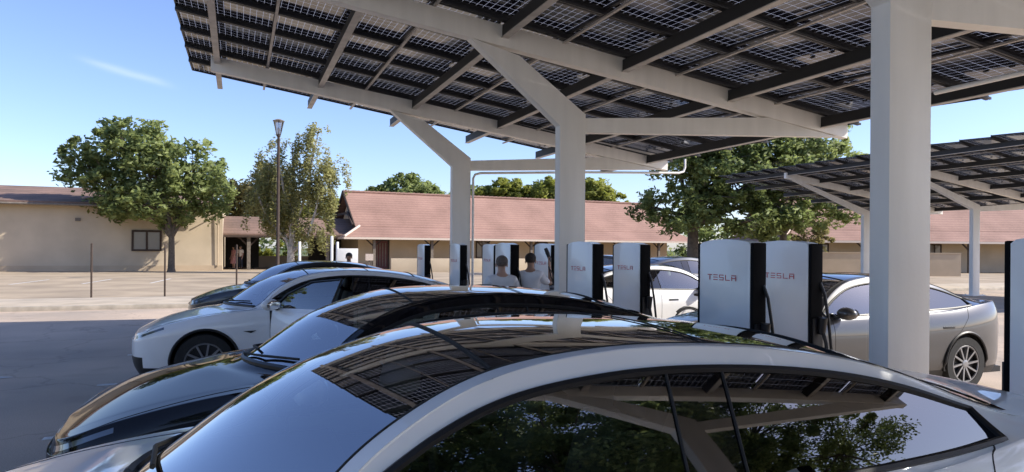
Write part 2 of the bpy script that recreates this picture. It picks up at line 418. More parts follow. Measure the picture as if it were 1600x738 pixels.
# ------------------------------------------------------------------ charging posts
def letters(mb, x, y0, z0, h, w, gap, flip=1):
    """the five capitals on the shell's -X face, drawn as flat strokes; text runs towards -Y when flip<0"""
    t = h*.15; yc = y0
    def st(a, b, c, d):   # rect in (along, up)
        ya, yb = yc+flip*a, yc+flip*c
        mb.box2((x-.0015, min(ya, yb), z0+min(b, d)), (x+.002, max(ya, yb), z0+max(b, d)))
    for ch in 'TESLA':
        if ch == 'T': st(0, h-t, w, h); st(w/2-t/2, 0, w/2+t/2, h-t*1.4)
        if ch == 'E': st(0, h-t, w, h); st(0, h/2-t/2, w, h/2+t/2); st(0, 0, w, t)
        if ch == 'S': st(0, h-t, w, h); st(0, h/2-t/2, w, h/2+t/2); st(0, 0, w, t); st(0, h/2+t/2, t, h-t); st(w-t, t, w, h/2-t/2)
        if ch == 'L': st(0, 0, t, h); st(t, 0, w, t)
        if ch == 'A': st(0, h-t, w, h); st(0, 0, t, h-t*1.5); st(w-t, 0, w, h-t*1.5); st(t, h/2-t*.8, w-t, h/2+t*.1)
        yc += flip*(w+gap)
def charger(loc, label, group):
    root = empty('charging_post', loc, 0, label, 'charger', group)
    L = .63; T = .13; Hh = 1.81
    # shell: plan profile with bowed faces
    def plan(k):                              # outline from (-T/2) face round the far end
        pts = []
        for i in range(13):
            t = i/12; y = -L/2+L*t; pts.append((-T/2-.014*math.sin(math.pi*t)**.8, y))
        for i in range(13):
            t = 1-i/12; y = -L/2+L*t; pts.append((T/2+.014*math.sin(math.pi*t)**.8, y))
        return pts
    sh = MB(); rows = []
    for (z, s, dz) in ((.03, 1, 0), (1.0, 1, 0), (Hh-.02, 1, 0), (Hh, .93, 0)):
        rows.append([(x*s, y*s, z+(.025*(1-(2*y/L)**2)-.025 if z > 1.5 else 0)) for x, y in plan(0)])
    n = len(rows[0]); vs = [p for r_ in rows for p in r_]
    fs = [(i*n+k, i*n+(k+1) % n, (i+1)*n+(k+1) % n, (i+1)*n+k) for i in range(len(rows)-1) for k in range(n)]
    fs += [tuple(range(n-1, -1, -1)), tuple(range((len(rows)-1)*n, len(rows)*n))]
    sh.add(vs, fs); sh.build('shell', M['post_white'], root, smooth=True)
    for s in (-1, 1):
        e = MB(); e.box2((-.064, s*L/2, .03), (.064, s*(L/2+  .035), Hh-.03)); eo = e.build('black_end_panel', M['end_black'], root, bevel=.01)
        e2 = MB(); e2.box2((-.05, s*(L/2+.036), .9), (.05, s*(L/2+.05), 1.15)); e2.build('holster', M['rail'], eo)
    lm = MB(); letters(lm, -T/2-.0145, .19, 1.475, .046, .055, .021, -1)
    lo = lm.build('lettering', M['red_letters'], root)
    lm = MB(); letters(lm, T/2+.0145, -.19, 1.475, .046, .055, .021, 1)
    lm.build('lettering', M['red_letters'], root)
    MB().box2((-.12, -.36, 0), (.12, .36, .03)).build('plinth', M['kerb'], root)
    cb = MB()
    pts = []
    cb.tube([(.04, -L/2-.03, 1.45), (.06, -L/2-.06, 1.35), (.09, -L/2-.07, 1.15), (.115, -L/2-.08, .9), (.135, -L/2-.09, .7), (.14, -L/2-.08, .48), (.10, -L/2-.07, .33), (.03, -L/2-.05, .28)], .013, 8)
    pts = [(.02, -L/2-.05, 1.12), (.02, -L/2-.12, .95), (.05, -L/2-.12, .6), (.07, -L/2-.1, .35), (.1, -L/2-.07, .3)]
    cb.tube(pts, .016, 8)
    co = cb.build('cable', M['cable'], root, smooth=True)
    h = MB(); h.tube([(.02, -L/2-.07, 1.02), (.02, -L/2-.085, 1.16)], [.03, .038], 10); h.build('connector', M['black_plastic'], root, smooth=True)
    return root
near_y = [-.46, 2.12, 4.72, 7.32, 9.86, 12.35, 14.9]
desc_n = {-.46: 'white charging post behind the camera, near row, next to the closest white car',
          2.12: 'white charging post directly behind the rear of the closest white car',
          4.72: 'largest white charging post with red lettering, left one of the big pair',
          7.32: 'white charging post overlapping the right edge of the middle steel column',
          9.86: 'white charging post behind the two men in pale shirts',
          12.35: 'white charging post standing in front of the farthest visible steel column',
          14.9: 'farthest and narrowest white charging post, left of the far steel column'}
ch0 = charger((3.76, -.46, 0), desc_n[-.46], 'charging posts facing the near row of cars')
for y in near_y[1:]:
    c = copy_tree(ch0); c.location = (3.76, y, 0); c['label'] = desc_n[y]
desc_f = {2.3: 'white charging post of the far row hidden behind the closest white car tail',
          4.95: 'white charging post with hanging black cable beside the closest big steel column',
          7.62: 'white charging post with long hanging cable standing before the parked white saloon',
          10.2: 'white charging post partly hidden behind the left edge of the middle steel column',
          12.8: 'far row white charging post hidden behind the man with dark hair'}
for y, lb in desc_f.items():
    c = copy_tree(ch0); c.location = (4.56, y, 0); c['label'] = lb; c['group'] = 'charging posts facing the far row of cars'
# ------------------------------------------------------------------ cars
def lerp(a, b, t): return a+(b-a)*t
CAR_XS = [0, .012, .06, .17, .40, .75, 1.10, 1.47, 1.62, 1.82, 2.05, 2.35, 2.62, 3.0, 3.4, 3.72, 3.95, 4.2, 4.42, 4.57, 4.65, 4.69]
W_SH = [0, .38, .64, .80, .885, .91, .922, .925, .925, .925, .925, .925, .925, .925, .925, .92, .91, .885, .82, .68, .38, 0]
W_BELT = [0, .37, .62, .765, .83, .855, .865, .868, .868, .866, .864, .86, .858, .855, .85, .842, .832, .81, .74, .61, .34, 0]
Z_BELT = [.655, .66, .675, .71, .785, .865, .915, .945, .95, .955, .96, .965, .972, .985, 1.0, 1.02, 1.045, 1.065, 1.08, 1.08, 1.07, 1.07]
Z_SH = [.57, .575, .59, .63, .71, .775, .80, .81, .81, .81, .81, .81, .815, .825, .845, .865, .885, .90, .91, .90, .89, .89]
XC = [.035, .045, .085, .19, .40, .66, .86, 1.04, 1.38, 1.72, 2.02, 2.35, 2.62, 3.0, 3.4, 3.75, 4.02, 4.27, 4.45, 4.58, 4.65, 4.68]
ZC = [.665, .675, .695, .745, .83, .905, .945, .975, 1.215, 1.355, 1.425, 1.445, 1.443, 1.432, 1.385, 1.305, 1.225, 1.145, 1.115, 1.11, 1.095, 1.09]
X8 = {7: 1.42, 8: 1.60, 9: 1.82, 10: 2.06, 11: 2.35, 12: 2.62, 13: 3.0, 14: 3.4, 15: 3.72, 16: 3.95, 17: 4.22}
Y8 = {7: .755, 8: .70, 9: .645, 10: .60, 11: .58, 12: .575, 13: .57, 14: .57, 15: .58, 16: .60, 17: .64}
Z8 = {7: .975, 8: 1.14, 9: 1.28, 10: 1.37, 11: 1.41, 12: 1.42, 13: 1.398, 14: 1.34, 15: 1.255, 16: 1.17, 17: 1.09}
def car_grid(zs=1.0):
    ns = len(CAR_XS); G = np.zeros((11, ns, 3))
    for i in range(ns):
        x = CAR_XS[i]; ws, wb, zb, zsl = W_SH[i], W_BELT[i], Z_BELT[i], Z_SH[i]
        fx = max(0, 1-x/.25); rx = max(0, 1-(4.69-x)/.25)
        G[0, i] = (x+.07*fx-.10*rx, ws*.93, .20)
        G[1, i] = (x+.00*fx-.03*rx, ws*.985, .36)
        G[2, i] = (x+.0*fx-.0*rx, ws*1.0, .60)
        G[3, i] = (x+.01*fx-.02*rx, ws*.995, zsl)
        G[4, i] = (x+.035*fx-.00*rx, wb+.012*(ws > 0), zb-.008)
        G[5, i] = (x+.05*fx+.0*rx, wb-.012*(ws > 0), zb+.006)
        c = (XC[i], 0, ZC[i])
        if i in X8:
            e = (X8[i], Y8[i], Z8[i]); k = {7: 0, 8: .8, 16: .8, 17: .3}.get(i, 1)
            G[6, i] = (lerp(e[0]+.02, e[0]+.03, k), e[1]+.05+.018*k, max(e[2]-.048*k-.012, zb+.012))
            G[7, i] = (e[0]+.01, e[1]+.045, e[2]-.014)
            G[8, i] = e
            G[9, i] = (lerp(e[0], c[0], .70), e[1]*.52, lerp(e[2], c[2], .76))
        else:
            a = G[5, i]
            for r_, t in ((6, .10), (7, .16), (8, .24), (9, .6)):
                G[r_, i] = (lerp(a[0], c[0], t**1.5), lerp(a[1], 0, t), lerp(a[2], c[2], 1-(1-t)**2))
        G[10, i] = c
    G[:, :, 2] = np.where(G[:, :, 2] > .5, .5+(G[:, :, 2]-.5)*zs, G[:, :, 2])
    F = np.concatenate([G, (G[:10]*np.array([1, -1, 1]))[::-1]], 0)      # full width: rows 0..20
    return F
def bs_basis(n, sub, mode):
    t = np.linspace(0, n-1, (n-1)*sub+1); B = np.zeros((len(t), n+2))
    for k, u in enumerate(t):
        i = min(int(u), n-2); f = u-i
        w = ((1-f)**3/6, (3*f**3-6*f*f+4)/6, (-3*f**3+3*f*f+3*f+1)/6, f**3/6)
        for j in range(4): B[k, i+j] += w[j]
    return B
def ext_s(P):   # mirrored across y at nose and tail
    fl = np.array([1, -1, 1]); return np.concatenate([P[:, 1:2]*fl, P, P[:, -2:-1]*fl], 1)
def ext_r(P): return np.concatenate([2*P[:1]-P[1:2], P, 2*P[-1:]-P[-2:-1]], 0)
def car_surface(zs, su=8, sr=5):
    D = car_grid(zs); nr, ns = D.shape[:2]
    def ev(C, a, b):
        Bs = bs_basis(ns, b, 0); Br = bs_basis(nr, a, 0)
        E = ext_r(ext_s(C)); return np.einsum('ai,ijk,bj->abk', Br, E, Bs)
    C = D.copy()
    for _ in range(3): C = C+.8*(D-ev(C, 1, 1))
    S = ev(C, sr, su)
    Tr = np.gradient(S, axis=0); Ts = np.gradient(S, axis=1)
    N = np.cross(Ts, Tr); ln = np.linalg.norm(N, axis=2, keepdims=True); N = N/np.maximum(ln, 1e-9)
    # orient outwards
    cen = np.array([2.3, 0, .6]); sg = np.sign(((S-cen)*N).sum(2).mean()); N *= sg
    return S, N
SU, SR = 10, 5
CARSURF = {}
AX_F, AX_R, AZ, AR = .845, 3.72, .345, .385
def car_label(s, r, side, opened):
    """part of the skin at station s, row r (0 sill .. 10 centre line)"""
    if r >= 8:
        if 7.0 <= s < 10: return 'windscreen'
        if 10 <= s < 14.2: return 'roof_glass'
        if 14.2 <= s < 17: return 'rear_window'
    if 5 <= r < 6 and 7.5 <= s < 15.9:
        if 11.9 <= s < 12.5: return 'pillar_trim'
        if s < 11.9: return 'front_window' if not (opened and side < 0) else 'door_window'
        return 'rear_side_window'
    if opened and side < 0 and 7.8 <= s < 11.9 and .4 <= r < 5: return 'front_door'
    if 2.3 <= s < 4.0 and 3.3+.12*(s-2.3) <= r < 3.75: return 'headlight'
    if 18.5 <= s < 20.3 and 3.2 <= r < 4: return 'tail_light'
    if s < 3 and r < 1.2: return 'bumper_intake'
    if r < .6 and 3 <= s < 19: return 'sill'
    return 'body'
def build_car(name, paint, label, cat, group=None, loc=(0, 0, 0), rz=0, zs=1.0, opened=False, window='side', detail=True, cap=None, slim_lamp=True):
    root = empty(name, loc, rz, label, cat, group)
    key = zs
    if key not in CARSURF: CARSURF[key] = car_surface(zs, SU, SR)
    S, N = CARSURF[key]; S = S.copy()
    nr, ns = S.shape[:2]; half = (nr-1)//2
    inside = np.zeros((nr, ns), bool)
    for ax in (AX_F, AX_R):                              # cut wheel arches
        dx = S[:, :, 0]-ax; dz = S[:, :, 2]-AZ; d = np.hypot(dx, dz)
        band = (np.abs(S[:, :, 1]) > .70) & (d < AR) & (S[:, :, 2] < .9)
        inside |= band
        k = np.where(band, AR/np.maximum(d, 1e-6), 1)
        S[:, :, 0] = np.where(band, ax+dx*k, S[:, :, 0]); S[:, :, 2] = np.where(band, AZ+dz*k, S[:, :, 2])
    parts = {}
    for i in range(nr-1):
        side = -1 if i >= half else 1
        r_ = (i+.5)/SR; r_ = r_ if r_ < 10 else 20-r_
        for j in range(ns-1):
            q = ((i, j), (i, j+1), (i+1, j+1), (i+1, j))
            if all(inside[a] for a in q): continue
            parts.setdefault((car_label((j+.5)/SU, r_, side, opened), side), []).append(q)
    groups = {}
    for (lb, side), q in parts.items():
        one = lb in ('front_window', 'rear_side_window', 'headlight', 'tail_light', 'pillar_trim', 'sill', 'front_door', 'door_window')
        groups.setdefault((lb, side if one else 0), []).extend(q)
    mats = dict(windscreen=M['wind'], roof_glass=M['roofglass'], rear_window=M['tint'], front_window=M[window], door_window=M[window],
                rear_side_window=M['tint'], pillar_trim=M['roofglass'], front_door=paint, headlight=M['lamp'], tail_light=M['tail'],
                bumper_intake=M['black_plastic'], sill=M['black_plastic'], body=paint)
    door = None
    if opened:
        hx, hy = S[3*SR, int(7.8*SU), 0], -abs(S[3*SR, int(7.8*SU), 1])
        door = empty('front_door', (hx, hy+.03, 0), 0); door.parent = root; door['label'] = 'open driver door swung out towards the camera'
    for (lb, side), qs in groups.items():
        idx = {}; vs = []; ns_ = []; fs = []
        for q in qs:
            f = []
            for a in q:
                if a not in idx: idx[a] = len(vs); vs.append(S[a]); ns_.append(N[a])
                f.append(idx[a])
            a0, a1, a2, a3 = (S[a] for a in q)
            g_ = np.cross(a2-a0, a3-a1)
            if g_.dot(N[q[0]]) < 0: f = f[::-1]
            fs.append(f)
        V = np.array(vs)
        if lb in ('front_window', 'rear_side_window', 'door_window', 'pillar_trim'):   # smooth, evenly curved glass
            A = np.array(vs); sg_ = -1.0 if side < 0 else 1.0
            tl = R(24)+.42*(A[:, 2]-1.15)
            fit = np.stack([.07*(A[:, 0]-2.4), sg_*np.cos(tl), np.sin(tl)], 1); fit /= np.linalg.norm(fit, axis=1, keepdims=True)
            ns_ = [tuple(v) for v in fit]
        if lb in ('windscreen', 'roof_glass', 'rear_window', 'front_window', 'rear_side_window', 'door_window', 'pillar_trim'):
            V = V-np.array(ns_)*.004
        if lb in ('headlight', 'tail_light'): V = V+np.array(ns_)*.002
        nm = {'front_door': 'door_skin', 'front_window': 'window', 'rear_side_window': 'window', 'door_window': 'window'}.get(lb, lb)
        isdoor = lb in ('front_door', 'door_window')
        if isdoor: V = V-np.array([hx, hy+.03, 0])
        me = bpy.data.meshes.new(nm)
        # drop degenerate duplicate verts at nose and tail
        me.from_pydata([tuple(v) for v in V], [], [tuple(f) for f in fs]); me.materials.append(mats[lb])
        me.shade_smooth()
        try: me.normals_split_custom_set_from_vertices([tuple(n_) for n_ in ns_])
        except Exception: pass
        o = bpy.data.objects.new(nm, me); COL.objects.link(o); o.parent = door if isdoor else root
        if lb == 'body': o['label'] = 'painted body shell'; del o['label']
    # ---- trim that follows the surface
    def P(s, r, off=.0, sd_=1):
        i = r*SR; j = s*SU; i0, j0 = int(i), int(j); i1, j1 = min(i0+1, nr-1), min(j0+1, ns-1); a, b = i-i0, j-j0
        p = (S[i0, j0]*(1-a)*(1-b)+S[i1, j0]*a*(1-b)+S[i0, j1]*(1-a)*b+S[i1, j1]*a*b)
        n_ = N[i0, j0]; p = p+n_*off; return Vector((p[0], p[1]*sd_, p[2]))
    def line(mb, pts, r_, off=.0, sd_=1, n=5):
        out = []
        for (a, b), (c, d) in zip(pts[:-1], pts[1:]):
            m_ = max(2, int(max(abs(a-c)*SU, abs(b-d)*SR)))
            for k in range(m_): t = k/m_; out.append(P(lerp(a, c, t), lerp(b, d, t), off, sd_))
        out.append(P(*pts[-1], off, sd_)); mb.tube(out, r_, n)
    sm = MB()
    for sd_ in (-1, 1):
        skip = opened and sd_ < 0; mo = MB()
        line(mo, [(7.5, 5.95), (9, 6), (12, 6), (15.9, 6), (15.9, 5), (12.2, 5)]+([] if skip else [(7.5, 5), (7.5, 5.9)]), .014, .0, sd_, 6)
        line(sm, [(7.05, 8), (10, 8), (14, 8), (16.9, 8)], .005, -.001, sd_)
        line(sm, [(7.8, .6), (7.8, 3), (7.7, 4.9)] if not skip else [(12.1, .6), (12.1, 1)], .0035, -.001, sd_)
        line(sm, [(12.05, .6), (12.05, 5)], .0035, -.001, sd_)
        if skip: line(sm, [(7.75, .6), (7.75, 3), (7.7, 4.95)], .016, -.004, sd_, 6)
        line(sm, [(14.3, 2.2), (15.2, 3.2), (15.6, 5)], .0035, -.001, sd_)
        line(sm, [(12.5, 5), (12.5, 6)], .005, 0, sd_); line(sm, [(11.9, 5), (11.88, 6)], .005, 0, sd_)
        line(sm, [(3.2, 4.1), (4, 5.2), (6.5, 6.1), (7.0, 6.2)], .0035, -.001, sd_)
        mo.build('window_trim', M['black_plastic'], root, smooth=True)
        for ax in (AX_F, AX_R):
            pts = []
            for k in range(25):
                a = math.pi*(-.06+1.12*k/24); px = ax+AR*math.cos(a); pz = AZ+AR*math.sin(a)
                yy = np.interp(px, CAR_XS, W_SH)
                pts.append(Vector((px, sd_*(yy+.004-.03*(pz < .35)), pz)))
            la = MB(); la.tube(pts, .016 if detail else .02, 6); la.build('wheel_arch_trim', M['black_plastic'], root, smooth=True)
    line(sm, [(10, 8.05), (10, 11.95)], .005, 0); line(sm, [(14.2, 8.05), (14.2, 11.95)], .005, 0)
    if detail: line(sm, [(12.6, 8.05), (12.6, 11.95)], .003, 0)
    sm.build('shut_lines', M['rubber'], root)
    # cowl strip at the windscreen foot
    cw = MB(); out = [P(7.0, 8+4*k/16*1.0, .003) for k in range(17)]; cw.tube(out, .02, 6)
    co = cw.build('cowl', M['black_plastic'], root, smooth=True)
    if detail:
        wp = MB()
        for (y0, y1) in ((-.55, .15), (.0, .62)):
            rr0 = 10-y0/.755*2; 
            wp.tube([P(7.05, 10+y0*2.4, .02), P(7.18, 10+(y0+y1)*1.2, .02), P(7.3, 10+y1*2.4, .018)], .009, 6)
        wp.build('wiper', M['rubber'], co, smooth=True)
    # floor pan, wheel wells, interior
    und = MB(); und.box2((.25, -.80, .19), (4.5, .80, .26)); 
    und.build('underbody', M['black_plastic'], root)
    inn = MB()
    inn.box2((1.35, -.80, .30), (4.3, .80, .50))
    inn.box2((1.2, -.78, .26), (1.42, .78, .90)); inn.box2((1.40, -.78, .74), (1.78, .78, .90*zs)); inn.box2((3.95, -.72, .4), (4.45, .72, .97))
    for s in (-1, 1): inn.box2((1.4, s*.77-.03, .3), (4.2, s*.77+.03, .86)) if not (opened and s < 0) else inn.box2((2.62, s*.77-.03, .3), (4.2, s*.77+.03, .86))
    inn.build('interior_tub', M['seat'], root, bevel=.02)
    for (sx, sy) in ((2.35, -.38), (2.35, .38)):
        st = MB(); st.box((sx-.12, sy, .55), (.52, .50, .18)); rot = Matrix.Rotation(R(16), 3, 'Y')
        st.box((sx+.20, sy, .84), (.14, .46, .60), rot); st.box((sx+.34, sy, 1.21), (.09, .24, .16), rot)
        st.build('seat', M['seat'], root, bevel=.045)
    rs = MB(); rs.box((3.2, 0, .58), (.5, 1.3, .16)); rot = Matrix.Rotation(R(24), 3, 'Y'); rs.box((3.55, 0, .84), (.14, 1.3, .55), rot)
    for y in (-.4, .4): rs.box((3.68, y, 1.12), (.08, .22, .12), rot)
    rs.build('rear_seat', M['seat'], root, bevel=.045)
    swm = MB(); pts = [Vector((1.87+.06*math.sin(a), -.38+.18*math.cos(a), .92+.17*math.sin(a))) for a in [2*math.pi*k/20 for k in range(21)]]
    swm.tube(pts, .014, 6); swm.bar((1.87, -.54, .92), (1.87, -.22, .92), .03, .05); swm.bar((1.87, -.38, .92), (1.7, -.38, .85), .05, .05)
    swm.build('steering_wheel', M['seat'], root, smooth=True)
    if detail:
        rm = MB(); rm.tube([(1.90, .02, 1.375*zs), (1.90, .02, 1.34*zs), (1.91, .01, 1.29*zs), (1.92, 0, 1.25*zs), (1.925, 0, 1.21*zs), (1.925, 0, 1.185*zs)], [.008, .022, .055, .078, .070, .03], 14)
        rm.build('rear_view_mirror', M['seat_pale'], root, smooth=True)
    # door mirrors
    for s in (-1, 1):
        mm = MB(); par = door if (opened and s < 0) else root
        o_ = Vector((hx, hy+.03, 0)) if (opened and s < 0) else Vector((0, 0, 0))
        y = s*.985; mm.ball(Vector((1.70, y, 1.02*zs))-o_, (.085, .125, .072), 14, 8)
        mo_ = mm.build('door_mirror', cap or paint, par, smooth=True)
        m2 = MB(); m2.bar(Vector((1.66, s*.85, .955))-o_, Vector((1.69, s*.93, .985))-o_, .05, .03); m2.build('mirror_arm', M['black_plastic'], mo_)
        m3 = MB(); m3.ball(Vector((1.775, y, 1.02*zs))-o_, (.015, .105, .056), 12, 6); m3.build('mirror_glass', M['chrome'], mo_, smooth=True)
    # handles
    for s in (-1, 1):
        for hx_ in (2.38, 3.40):
            hm = MB(); par = root; q = Vector((0, 0, 0))
            if opened and s < 0 and hx_ < 3: par = door; q = Vector((hx, hy+.03, 0))
            hm.box(Vector((hx_, s*.922, .80))-q, (.20, .012, .026)); hm.build('door_handle', M['black_plastic'] if detail else paint, par, bevel=.004)
    # side marker on the front wing
    for s in (-1, 1):
        bd = MB(); bd.add([(1.27, s*.935, .70), (1.42, s*.937, .705), (1.36, s*.937, .675)], [(0, 1, 2)]); bd.add([(1.27, s*.93, .70), (1.42, s*.93, .705), (1.36, s*.93, .675)], [(0, 2, 1)])
        bd.build('side_camera', M['black_plastic'], root)
    # wheels
    for ax in (AX_F, AX_R):
        for s in (-1, 1):
            w = empty('wheel', (ax, s*.80, .34)); w.parent = root
            ty = MB(); ty.lathe([(.235, -.11), (.325, -.11), (.338, -.07), (.34, 0), (.338, .07), (.325, .11), (.235, .11), (.235, -.11)], 36, axis='y', caps=False); ty.build('tyre', M['rubber'], w, smooth=True)
            rmb = MB(); rmb.lathe([(.236, s*.02), (.23, s*.095), (.205, s*.10), (.20, s*.06), (.05, s*.055), (.05, s*.085)], 36, axis='y')
            wo2_ = rmb.build('rim', M['black_plastic'], w, smooth=True); rmb = MB()
            for k in range(10):
                a = 2*math.pi*k/10; rmb.bar((.05*math.cos(a), s*.08, .05*math.sin(a)), (.215*math.cos(a+.12), s*.09, .215*math.sin(a+.12)), .022, .035, (0, 1, 0))
            rmb.lathe([(.035, s*.075), (.05, s*.1), (.03, s*.104)], 16, axis='y')
            rg = [(.222*math.cos(2*math.pi*k/36), s*.10, .222*math.sin(2*math.pi*k/36)) for k in range(37)]; rmb.tube(rg, .010, 6, False)
            rmb.build('spokes', M['rim'], wo2_)
    for ax in (AX_F, AX_R):
        for s in (-1, 1):
            ww = MB(); vs = []; fs = []
            for k in range(17):
                a = math.pi*k/16
                for yy in (.905, .50): vs.append((ax+(AR-.002)*math.cos(a), s*(yy-.03), AZ+(AR-.002)*math.sin(a)))
            for k in range(16): fs.append((2*k, 2*k+1, 2*k+3, 2*k+2))
            fs.append(tuple(range(1, 34, 2)))
            ww.add(vs, fs); ww.build('wheel_well', M['rubber'], root)
    if door:
        inner = MB(); inner.box((.50, .02, .58), (1.0, .05, .60)); inner.build('door_lining', M['seat'], door, bevel=.02)
        fr = MB(); a = [P(7.6, 5, 0, -1), P(8.5, 5.95, 0, -1), P(10, 6, 0, -1), P(11.8, 6, 0, -1), P(11.9, 5, 0, -1)]
        q = Vector((hx, hy+.03, 0)); pts = []
        fr.tube([p-q for p in a], .014, 6); fr.build('window_frame', M['black_plastic'], door, smooth=True)
        door.rotation_euler = (0, 0, -R(56))
    return root
car1 = build_car('parked_car', M['paint_white'], 'closest white car with black glass roof filling the bottom right foreground', 'car', loc=(-1.37, 2.52, 0))
car2 = build_car('parked_car', M['paint_black'], 'glossy black car between the closest white car and the open-doored white car', 'car', loc=(-1.0, 5.05, 0))
car3 = build_car('parked_car', M['paint_white'], 'white car with its driver door standing open, thin headlight at its nose', 'car', loc=(-1.2, 10.05, 0), opened=True)
car4 = build_car('parked_car', M['paint_dark'], 'dark grey car mostly hidden behind the white car with the open door', 'car', loc=(-.9, 15.5, 0))
car5 = build_car('parked_car', M['paint_white'], 'white saloon seen between charging posts, parked on the far side facing right', 'car', loc=(9.9, 11.95, 0), rz=math.pi)
car6 = build_car('parked_car', M['paint_silver'], 'grey metallic car between the big charging posts and the closest steel column', 'car', loc=(4.65, 6.95, 0), rz=0)
# ------------------------------------------------------------------ buildings
def tile_mat(name, c1_, c2_, rowh=.32):
    m, n, l, p = new_mat(name); tc = n.new('ShaderNodeTexCoord')
    w = n.new('ShaderNodeTexWave'); w.wave_type = 'BANDS'; w.bands_direction = 'Z'; w.wave_profile = 'SAW'; w.inputs['Scale'].default_value = 1/rowh/3.14*1.6; w.inputs['Distortion'].default_value = .15; w.inputs['Detail Scale'].default_value = 2
    l.new(tc.outputs['Object'], w.inputs['Vector'])
    nn = n.new('ShaderNodeTexNoise'); nn.inputs['Scale'].default_value = .45; nn.inputs['Detail'].default_value = 8; l.new(tc.outputs['Object'], nn.inputs['Vector'])
    n2 = n.new('ShaderNodeTexNoise'); n2.inputs['Scale'].default_value = 7; n2.inputs['Detail'].default_value = 3; l.new(tc.outputs['Object'], n2.inputs['Vector'])
    ad = n.new('ShaderNodeMath'); ad.operation = 'MULTIPLY_ADD'; ad.inputs[1].default_value = .45; l.new(n2.outputs[0], ad.inputs[0]); l.new(nn.outputs[0], ad.inputs[2])
    r_ = n.new('ShaderNodeValToRGB'); r_.color_ramp.elements[0].position = .50; r_.color_ramp.elements[1].position = .95
    r_.color_ramp.elements[0].color = (*c2_, 1); r_.color_ramp.elements[1].color = (*c1_, 1); l.new(ad.outputs[0], r_.inputs[0])
    mr = n.new('ShaderNodeMapRange'); mr.inputs['To Min'].default_value = .78; mr.inputs['To Max'].default_value = 1.05; l.new(w.outputs['Fac'], mr.inputs[0])
    mu = n.new('ShaderNodeMix'); mu.data_type = 'RGBA'; mu.blend_type = 'MULTIPLY'; mu.inputs['Factor'].default_value = 1
    l.new(r_.outputs[0], mu.inputs['A']); l.new(mr.outputs[0], mu.inputs['B']); l.new(mu.outputs['Result'], p.inputs['Base Color'])
    b = n.new('ShaderNodeBump'); b.inputs['Strength'].default_value = .5; b.inputs['Distance'].default_value = .05
    l.new(w.outputs['Fac'], b.inputs['Height']); l.new(b.outputs[0], p.inputs['Normal']); p.inputs['Roughness'].default_value = .85
    return m
M['tile_pink'] = tile_mat('pink_clay_tiles', (.38, .225, .175), (.26, .15, .115))
M['tile_brown'] = tile_mat('weathered_brown_tiles', (.27, .17, .13), (.15, .10, .075))
M['cream'] = pmat('cream_render', (.56, .46, .33), .9, var=.14, scale=.6, bump=.12, bscale=30, detail=8)
M['cream2'] = pmat('tan_render', (.50, .39, .27), .9, var=.14, scale=.7, bump=.1, bscale=30, detail=8)
M['timber'] = pmat('dark_timber', (.055, .035, .025), .8, var=.3, scale=6)
M['timber_grey'] = pmat('grey_timber', (.19, .16, .13), .8, var=.3, scale=6)
M['door'] = pmat('maroon_door', (.11, .03, .03), .6)
M['gutter'] = pmat('pale_gutter', (.60, .50, .42), .6)
M['pane'] = pmat('dim_window_pane', (.20, .18, .16), .1, spec=.7)
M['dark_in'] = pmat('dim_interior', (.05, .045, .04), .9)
M['white_metal'] = pmat('white_metal', (.78, .77, .74), .5, var=.08, scale=2)

